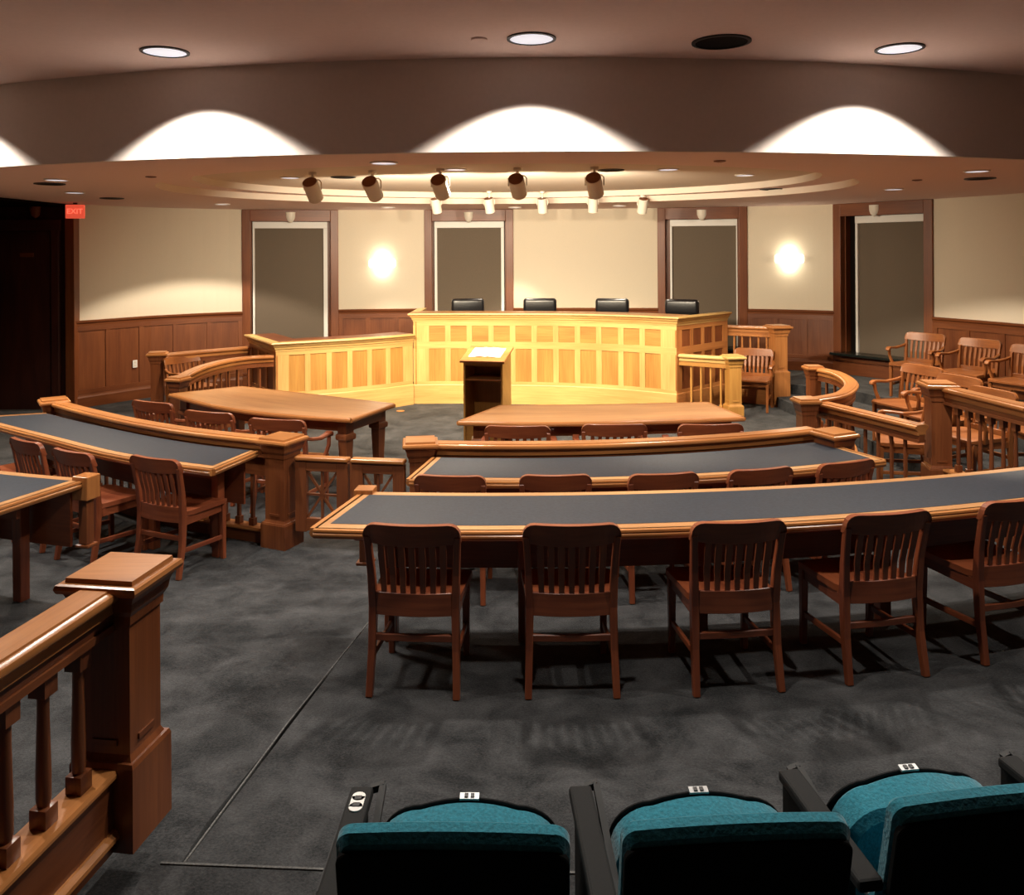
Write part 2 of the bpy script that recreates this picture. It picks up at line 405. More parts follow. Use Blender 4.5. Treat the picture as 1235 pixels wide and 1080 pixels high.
# exit sign
p = Vector((-6.37, 12.1, 2.80)); t = thing('exit_sign', 'glowing red EXIT sign hung below the ceiling beside the dark doorway', 'exit sign', p, math.radians(14))
m = MB(); m.box((0, 0, 0), (0.25, 0.06, 0.20), bev=0.006); m.build('sign_box', M['exitred'], t, local=True)
m = MB(); m.box((0, 0, 0.115), (0.05, 0.04, 0.03)); m.build('ceiling_mount', M['blackm'], t, local=True)
fc = bpy.data.curves.new('lettering', 'FONT'); fc.body = 'EXIT'; fc.size = 0.105; fc.align_x = 'CENTER'; fc.align_y = 'CENTER'; fc.extrude = 0.002
fo = bpy.data.objects.new('lettering', fc); COL.objects.link(fo); 
bpy.context.view_layer.update()
lm = bpy.data.meshes.new_from_object(fo.evaluated_get(bpy.context.evaluated_depsgraph_get())); bpy.data.objects.remove(fo)
fo = bpy.data.objects.new('lettering', lm); COL.objects.link(fo); lm.materials.clear(); lm.materials.append(M['exitlet'])
fo.parent = t; fo.location = (0, -0.033, 0); fo.rotation_euler = (PI/2, 0, 0)

# ---- room shell behind and beside the camera
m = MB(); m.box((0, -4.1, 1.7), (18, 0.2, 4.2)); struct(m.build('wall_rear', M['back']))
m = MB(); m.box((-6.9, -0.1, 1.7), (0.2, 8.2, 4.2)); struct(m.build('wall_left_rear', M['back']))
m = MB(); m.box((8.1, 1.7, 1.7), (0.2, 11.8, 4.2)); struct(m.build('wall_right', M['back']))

# ---- ceilings
FC = (0.14, 17.72, 11.62)   # fascia circle
E1 = (4.05, 3.02); E2 = (3.64, 2.87); EC = Vector((-0.05, 10.0, 0))
N = 240
inner = []; outer = []
for k in range(N):
    th = 2*PI*k/N; dx, dy = math.cos(th), math.sin(th)
    inner.append(EC+Vector((E1[0]*dx, E1[1]*dy, 0)))
    D = Vector((E1[0]*dx, E1[1]*dy, 0)).normalized(); ts = []
    if abs(D.x) > 1e-6: ts += [t for t in ((8.3-EC.x)/D.x, (-9.2-EC.x)/D.x) if t > 0]
    if D.y > 1e-6: ts.append((16.0-EC.y)/D.y)
    ox, oy = EC.x-FC[0], EC.y-FC[1]; bq = ox*D.x+oy*D.y; cq = ox*ox+oy*oy-FC[2]**2
    ts.append(-bq+math.sqrt(bq*bq-cq)); outer.append(EC+D*min(ts))
def ringmesh(A, B, za, zb):
    m = MB(); n = len(A)
    va = [m.bm.verts.new((p.x, p.y, za)) for p in A]; vb = [m.bm.verts.new((p.x, p.y, zb)) for p in B]
    for k in range(n):
        m.bm.faces.new((va[k], va[(k+1) % n], vb[(k+1) % n], vb[k]))
    return m
e2 = [EC+Vector((E2[0]*math.cos(2*PI*k/N), E2[1]*math.sin(2*PI*k/N), 0)) for k in range(N)]
struct(ringmesh(inner, outer, CEIL, CEIL).build('ceiling_low', M['ceil']))
struct(ringmesh(inner, inner, CEIL, CEIL+0.085).build('ceiling_ring_outer', M['ring']))
struct(ringmesh(inner, e2, CEIL+0.085, CEIL+0.085).build('ceiling_ring_tread', M['ceil']))
struct(ringmesh(e2, e2, CEIL+0.085, CEIL+0.17).build('ceiling_ring_inner', M['ring']))
m = MB(); m.prism(e2, CEIL+0.17, CEIL+0.2); struct(m.build('ceiling_recess', M['ring']))
fa = arc(FC[0], FC[1], FC[2], -9.0, 8.3, 90)
m = MB(); m.slab(fa, offset(fa, -0.06), CEIL-0.004, HIGH+0.05); struct(m.build('ceiling_fascia', M['fascia']))
m = MB(); m.slab(offset(fa, -0.03), [Vector((p.x, -4.2, 0)) for p in fa], HIGH, HIGH+0.06); struct(m.build('ceiling_high', M['ceil']))

# ---- floors
m = MB(); m.box((0, 6, WELL-0.05), (19, 21, 0.1)); struct(m.build('floor', M['carpet']))
ta = arc(0.1, 13.4, 8.3, -0.82, 4.25, 40)
m = MB(); m.prism([(-1.235, 2.70), *[(p.x, p.y) for p in ta], (4.25, 7.2), (8.05, 7.2), (8.05, 2.70)], WELL-0.04, 0.0); struct(m.build('floor_tier', M['carpet']))
tl = arc(0.1, 13.4, 8.3, -6.7, -2.55, 30)
m = MB(); m.prism([(-6.7, 1.0), *[(p.x, p.y) for p in tl][0:], (-2.95, 2.70), (-2.95, 1.0)], WELL-0.04, 0.0); struct(m.build('floor_tier_side', M['carpet']))
m = MB()   # gentle ramp of the aisle
m.loft([[Vector((-2.96, y, WELL-0.05)), Vector((x1, y, WELL-0.05)), Vector((x1, y, z)), Vector((-2.96, y, z))] for y, z, x1 in ((1.0, -0.003, -1.1), (2.72, -0.003, -1.225), (3.2, -0.004, -1.19), (4.6, -0.02, -0.925), (5.0, -0.05, -0.85), (5.9, WELL+0.002, -0.80))])
struct(m.build('floor_ramp', M['carpet']))
m = MB(); m.prism([(-1.24, 2.80), (-0.62, 2.765), (0.4, 2.74), (2.5, 2.9), (8.05, 3.6), (8.05, -4.0), (-1.24, -4.0)], -0.1, 0.13); struct(m.build('floor_seating', M['carpet']))
m = MB(); m.bar([(-1.232, 2.72, 0.001), (-1.06, 3.85, 0.001), (-0.845, 5.0, 0.001)], 0.006, 0.006); struct(m.build('trim_30', M['edge_highlight']))  # pale strip drawn for the carpet seam and its lit edge
m = MB(); m.bar([(-1.2, 2.806, 0.131), (-0.62, 2.772, 0.131), (0.4, 2.747, 0.131)], 0.009, 0.006); struct(m.build('trim_31', M['edge_highlight']))  # strip added for the light caught by the seating step
m = MB(); m.prism([(3.92, 12.1), (4.06, 11.0), (4.12, 10.2), (4.08, 9.6), (4.12, 9.0), (4.25, 8.4), (4.3, 7.2), (8.05, 7.2), (8.05, 16), (3.92, 16)], WELL-0.04, 0.0); struct(m.build('floor_jury', M['carpet']))
m = MB(); m.prism([(4.0, 12.7), (4.9, 11.95), (5.2, 11.0), (5.45, 9.6), (5.55, 7.25), (8.04, 7.25), (8.04, 16), (4.0, 16)], -0.02, 0.15); struct(m.build('floor_jury_upper', M['carpet']))
m = MB(); m.prism([(-1.75, 12.85), (-0.4, 12.8), (1.0, 12.6), (2.45, 12.3), (3.3, 12.95), (3.2, 15), (-1.75, 15)], WELL-0.04, 0.30); struct(m.build('floor_bench', M['carpet']))

# ================================================================== LIGHT FIXTURES
def disc_fixture(name, label, cat, group, loc, r, trim, lens, recess=0.012):
    t = thing(name, label, cat, loc, 0, group)
    m = MB(); n = 28
    m.loft([[Vector((rr*math.cos(2*PI*k/n), rr*math.sin(2*PI*k/n), z)) for k in range(n)] for rr, z in ((r, 0.0), (r, -0.010), (r*0.88, -0.012), (r*0.88, 0.0))], caps=False)
    m.build('trim_ring', trim, t, smooth=True, local=True)
    m = MB(); m.lathe((0, 0, 0), [(r*0.885, -0.001), (r*0.885, -0.006)], n); m.build('lens' if cat != 'speaker' else 'grille', lens, t, local=True)
    return t
def spot(name, parent, loc, direc, watts, size, blend, col, rad=0.05):
    l = bpy.data.lights.new(name, 'SPOT'); l.energy = watts; l.spot_size = math.radians(size); l.spot_blend = blend; l.color = col; l.shadow_soft_size = rad
    o = bpy.data.objects.new(name, l); COL.objects.link(o); o.parent = parent; o.location = loc
    o.rotation_euler = Vector(direc).to_track_quat('-Z', 'Y').to_euler()
    return o
WARM = (1.0, 0.86, 0.68); NEUT = (1.0, 0.92, 0.82); AMB = (1.0, 0.79, 0.50)
P_NEAR = 190; P_LOW = 180; P_REC = 130; P_REAR = 115
near = [(at(199, 62, HIGH), 'round ceiling downlight above the scallop of light at far left', 1), (at(641, 46, HIGH), 'round ceiling downlight nearest the middle of the curved drop', 1),
        (at(1085, 58, HIGH), 'round ceiling downlight to the right of the black ceiling speaker', 1)]
for p, lab, k in near:
    t = disc_fixture('ceiling_downlight', lab, 'ceiling light', 'downlights in the high ceiling', p, 0.165, M['blackm'], M['lens'])
    spot('downlight_beam', t, (0, 0, -0.03), (0, 0, -1), P_NEAR, 118, 0.16, NEUT, 0.06)
t = disc_fixture('ceiling_downlight', 'round ceiling downlight past the left edge of the picture', 'ceiling light', 'downlights in the high ceiling', Vector((-4.95, 6.75, HIGH)), 0.165, M['blackm'], M['lens'])
spot('downlight_beam', t, (0, 0, -0.03), (0, 0, -1), P_NEAR, 118, 0.16, NEUT, 0.06)
for x, y, lab in ((-2.75, 3.75, 'left of the camera'), (0.2, 3.45, 'just ahead of the camera'), (3.15, 3.8, 'right of the camera')):
    t = disc_fixture('ceiling_downlight', 'round ceiling downlight above the theatre seats, '+lab, 'ceiling light', 'downlights in the high ceiling', Vector((x, y, HIGH)), 0.165, M['blackm'], M['lens'])
    spot('downlight_beam', t, (0, 0, -0.03), (0, 0, -1), P_REAR, 118, 0.16, NEUT, 0.06)
disc_fixture('ceiling_speaker', 'large black round speaker grille in the high ceiling', 'speaker', None, at(870, 50, HIGH), 0.20, M['blackm'], M['grille'])
t = thing('sprinkler_cap', 'small flat round cap left of the middle high downlight', 'sprinkler', at(578, 47, HIGH))
m = MB(); m.lathe((0, 0, 0), [(0.055, 0.01), (0.055, -0.012), (0.03, -0.016)], 20); m.build('cap_disc', M['ceil'], t, local=True, smooth=True)

LOW = [(68, 216.5, 1.0, 'beside the black speaker at upper left'), (90, 232, 0.12, 'directly over the red exit sign'), (268, 246, 1.0, 'near the wall left of the leftmost window'),
       (1178, 206, 1.0, 'beside the black speaker at upper right'), (1078, 228, 1.0, 'near the window with black sill'), (463, 196, 0.25, 'at the front lip of the oval recess'),
       (468, 250, 0.6, 'near the wall between the two left windows'), (621, 250, 0.6, 'near the wall behind the middle of the bench'), (747, 248, 0.6, 'near the wall behind the right of the bench')]
for px, py, k, lab in LOW:
    t = disc_fixture('ceiling_downlight', 'small lit downlight in the low ceiling '+lab, 'ceiling light', 'downlights in the low ceiling', at(px, py, CEIL), 0.115, M['offwhite'], M['lens'])
    spot('downlight_beam', t, (0, 0, -0.03), (0, 0, -1), P_LOW*k, 66 if k == 0.6 else (122 if px == 1078 else 112), 0.35 if k == 0.6 else 0.2, WARM, 0.05)
REC = [(350, 214, 'left of the first track spotlight, upper one'), (338, 226, 'left of the first track spotlight, lower one'), (550, 204, 'right of the third track spotlight'), (806, 204, 'right of the fifth track spotlight'), (898, 211, 'at the far right of the oval recess')]
for px, py, lab in REC:
    t = disc_fixture('ceiling_downlight', 'small lit downlight inside the oval recess '+lab, 'ceiling light', 'downlights in the oval recess', at(px, py, CEIL+0.17), 0.12, M['offwhite'], M['lens'])
    spot('downlight_beam', t, (0, 0, -0.03), (0, 0, -1), P_REC, 112, 0.2, WARM, 0.05)
for px, py, z, lab in ((60, 221.5, CEIL, 'black round speaker grille at the upper left of the low ceiling'), (135, 239, CEIL, 'black round speaker grille right of the exit sign'), (1182, 215, CEIL, 'black round speaker grille at the upper right of the low ceiling'),
                       (930, 228, CEIL+0.085, 'black round speaker grille between the two right ceiling rings'), (414, 213.5, CEIL+0.17, 'black round speaker grille between the first two track spotlights'), (737, 205, CEIL+0.17, 'black round speaker grille beside the fifth track spotlight'),):
    disc_fixture('ceiling_speaker', lab, 'speaker', 'speaker grilles in the low ceiling', at(px, py, z), 0.15, M['blackm'], M['grille'])
for px, py, lab in ((182, 213, 'tiny dark sprinkler disc in the low ceiling at left'), (868, 194, 'tiny dark sprinkler disc at the low ceiling edge'), (1106, 217, 'tiny dark sprinkler disc in the low ceiling at right')):
    t = thing('sprinkler_cap', lab, 'sprinkler', at(px, py, CEIL), 0, 'sprinkler discs in the low ceiling')
    m = MB(); m.lathe((0, 0, 0), [(0.05, 0.01), (0.05, -0.008), (0.02, -0.014)], 16); m.build('cap_disc', M['wains'], t, local=True, smooth=True)

def track_spot(label, group, loc, target, scale, watts, size, col, drop=0.2, blend=0.55, hot=None):
    t = thing('track_spotlight', label, 'spotlight', loc, 0, group)
    loc = Vector(loc); pivot = Vector((0, 0, -drop)); D = (Vector(target)-(loc+pivot)).normalized()
    R = D.to_track_quat('-Z', 'Y').to_matrix().to_4x4(); T = Matrix.Translation(pivot) @ R
    r = 0.085*scale; h = 0.27*scale
    m = MB(); m.lathe((0, 0, 0), [(0.045*scale, 0), (0.045*scale, -0.03), (0.015*scale, -0.035), (0.015*scale, -drop+r*1.35)], 12); m.build('stem', M['offwhite'], t, local=True, smooth=True)
    m = MB(); zr = Vector((D.y, -D.x, 0)).normalized()
    q = [pivot+zr*(r*1.16)*s+Vector((0, 0, zz)) for s, zz in ((-1, -0.0), (-1, r*1.0), (-0.75, r*1.3), (0.75, r*1.3), (1, r*1.0), (1, 0.0))]
    m.tube(q, 0.007*scale, 8); m.build('yoke', M['offwhite'], t, local=True)
    m = MB(); n = 24
    prof = [(r*0.92, h*0.46), (r, h*0.44), (r, -h*0.5), (r*0.93, -h*0.5), (r*0.93, -h*0.3)]
    m.loft([[T @ Vector((rr*math.cos(2*PI*k/n), rr*math.sin(2*PI*k/n), z)) for k in range(n)] for rr, z in prof], caps=False)
    bo = m.build('lamp_housing', M['offwhite'], t, local=True, smooth=True)
    m = MB(); m.lathe((0, 0, h*0.43), [(r*0.93, 0), (r*0.93, 0.006)], n, T); m.build('rear_cap', M['wains'], t, local=True)
    m = MB(); m.lathe((0, 0, -h*0.32), [(r*0.9, 0), (r*0.9, 0.006)], n, T); m.build('lens', M['lens_dim'], t, local=True)
    spot('spotlight_beam', t, pivot+D*(h*0.53), D, watts, size, blend, col, 0.05)
    if hot: spot('spotlight_hot_beam', t, pivot+D*(h*0.53), D, hot[0], hot[1], 0.9, hot[2], 0.05)
FR = [(377, 208, (-1.9, 12.3, 0.4), 'first'), (449, 206, (-0.9, 12.6, 0.5), 'second'), (531, 203.5, (-0.2, 12.6, 0.5), 'third'), (624, 202.5, (0.7, 12.5, 0.5), 'fourth'), (717, 201.5, (1.7, 12.1, 0.5), 'fifth')]
P_TR = 200
for i, (px, py, tg, w) in enumerate(FR):
    track_spot(w+' from left of the five larger spotlights aimed at the bench', 'front row of track spotlights', at(px, py, CEIL+0.17), tg, 1.02, P_TR*(0.6 if i == 0 else 1), 158, (1.0, 0.85, 0.63), blend=1.0, hot=(135, 58, AMB))
BR = [(526, 233, -0.9), (590, 233, -0.1), (654, 231, 0.6), (715, 231, 1.3), (775, 229, 1.9)]
for (px, py, tx), w in zip(BR, ('first', 'second', 'third', 'fourth', 'fifth')):
    p = at(px, py, CEIL+0.17); p.z = CEIL+0.17 if ((p.x-EC.x)/E2[0])**2+((p.y-EC.y)/E2[1])**2 < 1 else CEIL+0.085
    if p.y > 12.72: p = Vector((p.x*12.6/p.y, 12.6, CEIL+0.17))
    track_spot(w+' from left of the five smaller white spotlights near the back wall', 'back row of track spotlights', p, (tx, 13.3, 1.2), 0.86, 8, 44, WARM, 0.21 if p.z > CEIL+0.1 else 0.15)

# wall sconces
for px, z, lab in ((461, 1.98, 'glowing wall sconce between the two left windows'), (952, 2.03, 'glowing wall sconce between the two right windows')):
    p = wp(px); q = wp(px+4)-wp(px-4); rz = math.atan2(q.y, q.x)
    t = thing('wall_sconce', lab, 'wall sconce', (p.x, p.y, z), rz, 'wall sconces')
    m = MB(); n = 14
    m.loft([[Vector((0.235*math.cos(PI+PI*k/n)*w, 0.11*math.sin(PI+PI*k/n)*w-0.012, zz)) for k in range(n+1)] for zz, w in ((-0.075, 0.9), (-0.05, 1.0), (0.05, 1.0), (0.075, 0.9))], caps=True)
    m.build('diffuser', M['sconce'], t, local=True, smooth=True)
    m = MB(); m.box((0, -0.008, 0), (0.3, 0.014, 0.2)); m.build('back_plate', M['white'], t, local=True)
    for zz in (0.12, -0.12):
        l = bpy.data.lights.new('sconce_lamp', 'POINT'); l.energy = 1.6; l.color = (1, 0.9, 0.7); l.shadow_soft_size = 0.05
        o = bpy.data.objects.new('sconce_lamp', l); COL.objects.link(o); o.parent = t; o.location = (0, -0.09, zz)

# ================================================================== CHAIRS
def make_chair(name, label, wood_m, w=0.45, arms=False):
    t = thing(name, label, 'chair')
    hw = w/2
    def bowy(x, amp=0.03): return -amp*(1-(x/hw)**2)
    for sx in (-1, 1):     # one stile is rear leg and back upright
        m = MB(); m.bar([(sx*(hw-0.008), -0.245, 0), (sx*(hw-0.014), -0.205, 0.22), (sx*(hw-0.018), -0.19, 0.43), (sx*(hw-0.012), -0.205, 0.6), (sx*(hw-0.004), -0.232, 0.74), (sx*hw, -0.248, 0.80)], [0.034, 0.036, 0.04, 0.036, 0.034, 0.034], [0.034, 0.042, 0.048, 0.04, 0.034, 0.03], (0, 1, 0))
        m.build('rear_leg', wood_m, t, local=True, bev=0.004)
        m = MB(); m.bar([(sx*(hw-0.02), 0.21, 0), (sx*(hw-0.02), 0.205, 0.2), (sx*(hw-0.018), 0.2, 0.425)], [0.032, 0.036, 0.042], [0.032, 0.036, 0.042], (0, 1, 0))
        m.build('front_leg', wood_m, t, local=True, bev=0.004)
        m = MB(); m.bar([(sx*(hw-0.018), -0.205, 0.19), (sx*(hw-0.02), 0.205, 0.17)], 0.018, 0.034); m.build('stretcher', wood_m, t, local=True, bev=0.004)
    # crest rail with rounded top corners
    m = MB(); secs = []; n = 22; ew = hw+0.017
    for i in range(n+1):
        x = -ew*math.cos(PI*i/n) if True else 0; e = (ew-abs(x)); top = 0.865
        if e < 0.06: top = 0.865-0.06+math.sqrt(max(0, 0.06**2-(0.06-e)**2))
        bot = 0.765-0.012*(1-(x/ew)**2)
        y = -0.245+bowy(x, 0.035)
        lean = 0.014
        secs.append([Vector((x, y-0.013+lean, bot)), Vector((x, y+0.013+lean, bot)), Vector((x, y+0.022-lean, top)), Vector((x, y-0.014-lean, top))])
    m.loft(secs); m.build('crest_rail', wood_m, t, local=True, bev=0.006)
    m = MB(); P = [Vector((x, -0.192+bowy(x, 0.03), 0.45)) for x in [(-hw+0.03)+(2*hw-0.06)*i/10 for i in range(11)]]
    m.bar(P, 0.022, 0.115); m.build('back_rail', wood_m, t, local=True, bev=0.003)
    for i in range(7):
        x = (i-3)*(2*hw-0.07)/7.4
        m = MB(); yb = bowy(x, 0.03)
        m.bar([(x*0.96, -0.192+yb, 0.49), (x*0.98, -0.200+yb, 0.6), (x, -0.222+yb*1.1, 0.70), (x, -0.238+yb*1.15, 0.775)], [0.026, 0.032, 0.034, 0.03], 0.013, (0, 1, 0)); m.build('back_slat', wood_m, t, local=True, bev=0.002)
    # saddle seat
    m = MB(); secs = []
    for i in range(9):
        y = -0.18+0.42*i/8; ww = hw-0.005+0.025*i/8; r = 0.03 if i in (0, 8) else 0.0
        row = [Vector((-ww+r, y, 0.432)), Vector((ww-r, y, 0.432))]
        for k in range(9):
            u = ww-r-(2*(ww-r))*k/8; f = u/ww
            dip = 0.014*(1-f*f)*(1-((i-3.5)/5)**2) if abs(i-3.5) < 5 else 0
            row.append(Vector((u, y, 0.466-dip-(0.012 if i == 8 else 0))))
        secs.append(row)
    m.loft(secs); m.build('seat', wood_m, t, local=True, smooth=True)
    m = MB(); m.box((0, 0.19, 0.40), (2*hw-0.07, 0.022, 0.06)); m.box((hw-0.02, 0.0, 0.40), (0.022, 0.38, 0.06)); m.box((-hw+0.02, 0.0, 0.40), (0.022, 0.38, 0.06)); m.build('seat_frame', wood_m, t, local=True)
    m = MB(); m.bar([(-hw+0.02, -0.2, 0.28), (0, -0.2, 0.276), (hw-0.02, -0.2, 0.28)], 0.02, 0.036); m.build('stretcher', wood_m, t, local=True, bev=0.004)
    if arms:
        for sx in (-1, 1):
            m = MB(); m.bar([(sx*hw, -0.225, 0.695), (sx*(hw+0.02), -0.15, 0.672), (sx*(hw+0.04), -0.03, 0.655), (sx*(hw+0.045), 0.08, 0.664), (sx*(hw+0.035), 0.16, 0.668), (sx*(hw+0.03), 0.195, 0.655), (sx*(hw+0.03), 0.205, 0.63)],
                            [0.03, 0.04, 0.05, 0.056, 0.06, 0.058, 0.05], [0.034, 0.03, 0.028, 0.028, 0.03, 0.03, 0.026], (0, 0.2, 1)); m.build('armrest', wood_m, t, local=True, bev=0.006)
            m = MB(); m.bar([(sx*(hw+0.032), 0.16, 0.655), (sx*(hw+0.045), 0.13, 0.56), (sx*(hw+0.01), 0.10, 0.43)], 0.03, [0.04, 0.032, 0.045], (0, 1, 0)); m.build('arm_support', wood_m, t, local=True, bev=0.005)
    return t

proto = {}
def chair(kind, x, y, z, face, label, group):
    """face: plan direction the sitter looks"""
    rz = math.atan2(face[1], face[0])-PI/2
    if kind not in proto:
        if kind == 'side': c = make_chair('slatted_chair', label, M['chair'], 0.45)
        elif kind == 'arm': c = make_chair('slatted_armchair', label, M['chair'], 0.53, True)
        else: c = make_chair('slatted_armchair', label, M['jury'], 0.53, True)
        proto[kind] = c
    else: c = copy_tree(proto[kind])
    c.location = (x, y, z); c.rotation_euler = (0, 0, rz); c['label'] = label; c['group'] = group
    return c
def back_at(kind, bx, by, z, face, label, group):
    f = Vector((face[0], face[1])).normalized(); return chair(kind, bx+f.x*0.25, by+f.y*0.25, z, face, label, group)
ORD = ['first', 'second', 'third', 'fourth', 'fifth']
for i, (x, y) in enumerate([(-0.50, 4.07), (0.285, 4.06), (1.11, 4.09), (1.90, 4.21), (2.69, 4.42)]):
    back_at('side', x, y, 0, (0.2-x, 13.0-y), 'armless slatted red-brown chair, %s from left at the nearest long desk' % ORD[i], 'chairs at the nearest long desk')
for i, (x, y) in enumerate([(-0.42, 5.50), (0.28, 5.50), (1.0, 5.52), (1.68, 5.63), (2.33, 5.80)]):
    back_at('side', x, y, WELL, (0.2-x, 11.6-y), 'slatted chair behind the nearest desk, %s from left at the second curved desk' % ORD[i], 'chairs at the second curved desk')
for (px, py), lab in zip(((187, 551), (88, 543), (32, 530), (-24, 517)), ('at its right end by the gate', 'second from the desk right end', 'third from the desk right end', 'cut by the picture edge')):
    p = at(px, py, 0.715); back_at('side', p.x, p.y, WELL, (1.0-p.x, 14.0-p.y), 'armless dark slatted chair at the left curved desk, '+lab, 'chairs at the left curved desk')
for i, (px, py) in enumerate([(184, 484), (252, 496), (334, 505)]):
    p = at(px, py, 0.715); back_at('arm', p.x, p.y, WELL, (0.42-0.1*i, 0.85), 'dark slatted armchair, %s from the left at the left counsel table' % ORD[i], 'chairs at the left counsel table')
for i, px in enumerate((624, 741, 857)):
    p = at(px, 513-(2 if i else 0), 0.715); back_at('arm', p.x, p.y, WELL, (0.3-p.x*0.3, 6), 'dark slatted armchair, %s from the left at the right counsel table' % ORD[i], 'chairs at the right counsel table')
chair('jury', 3.50, 12.15, WELL, (-0.45, -1), 'honey brown slatted witness armchair between the two railings right of the bench', 'armchairs around the bench')
chair('jury', -4.55, 11.75, WELL, (0.75, -0.55), 'honey brown slatted armchair behind the curved railing left of the bench', 'armchairs around the bench')
def jury(px, py, ztop, zf, face, lab):
    p = at(px, py, zf+0.865); back_at('jury', p.x, p.y, zf, face, lab, 'jury box armchairs')
jury(1116, 402, 0, 0.15, (-0.85, -0.62), 'slatted jury armchair in front of the black window sill, first of the back row')
jury(1182, 409, 0, 0.15, (-0.9, -0.5), 'slatted jury armchair against the panelling right of the window, second of the back row')
jury(1247, 417, 0, 0.15, (-0.92, -0.45), 'slatted jury armchair cut by the right picture edge, third of the back row')
jury(1112, 441, 0, 0.0, (-0.93, -0.35), 'slatted jury armchair with lit seat, nearest the curved railing in the front row')
jury(1157, 453.5, 0, 0.0, (-0.95, -0.3), 'slatted jury armchair directly behind the tall newel post cap')
jury(1197, 469.5, 0, 0.0, (-0.96, -0.25), 'slatted jury armchair behind the right railing, next past the newel post')
chair('jury', 3.86, 8.22, WELL, (-0.9, 0.35), 'slatted armchair seen through the balusters left of the tall newel post', 'chairs behind the right railing')
chair('jury', 5.05, 7.85, 0.0, (-1, 0.1), 'slatted armchair seen through the balusters at the right picture edge', 'chairs behind the right railing')

# judges' leather chairs
def make_judge():
    t = thing('leather_chair', '', 'chair')
    m = MB(); m.box((0, -0.26, 0.98), (0.55, 0.12, 0.25), bev=0.055, seg=5); m.build('upper_back_cushion', M['bleather'], t, local=True, smooth=True)
    m = MB(); m.box((0, -0.24, 0.75), (0.57, 0.14, 0.24), bev=0.055, seg=5); m.box((0, -0.22, 0.56), (0.56, 0.14, 0.2), bev=0.05, seg=5); m.build('lower_back_cushion', M['bleather'], t, local=True, smooth=True)
    m = MB(); m.box((0, 0.02, 0.47), (0.54, 0.5, 0.13), bev=0.05, seg=5); m.build('seat_cushion', M['bleather'], t, local=True, smooth=True)
    for sx in (-1, 1):
        m = MB(); m.bar([(sx*0.29, -0.24, 0.66), (sx*0.31, -0.1, 0.70), (sx*0.31, 0.12, 0.69), (sx*0.31, 0.17, 0.6), (sx*0.29, 0.12, 0.44)], 0.055, 0.035); m.build('armrest', M['bleather'], t, local=True, bev=0.008)
    m = MB(); m.lathe((0, 0, 0), [(0.03, 0.09), (0.03, 0.40), (0.1, 0.41), (0.1, 0.425)], 14); m.build('pedestal', M['blackm'], t, local=True, smooth=True)
    for k in range(5):
        a = 2*PI*k/5+0.3
        m = MB(); m.bar([(0.02*math.cos(a), 0.02*math.sin(a), 0.1), (0.3*math.cos(a), 0.3*math.sin(a), 0.06)], 0.05, 0.03); m.lathe((0.29*math.cos(a), 0.29*math.sin(a), 0), [(0.024, 0), (0.024, 0.05)], 10); m.build('base_leg', M['blackm'], t, local=True)
    return t
jp = None
for i, (px, d) in enumerate(((567, 13.75), (650, 13.72), (733, 13.55), (813, 13.25))):
    c = make_judge() if jp is None else copy_tree(jp); jp = jp or c
    x = (px-617.5)*d/1000
    c.location = (x, d-0.3, 0.30); c.rotation_euler = (0, 0, math.atan2(8.5-d, 0.2-x)-PI/2); c['group'] = "judges' chairs"
    # sitter faces the room: the back stands farther away
    c.location = (x, d-0.25, 0.30)
    c['label'] = 'black padded leather chair behind the bench, %s' % ('leftmost of the four, before a window shade', 'second from the left, before the cream wall', 'third from the left, before the cream wall', 'rightmost of the four, near the bench corner')[i]

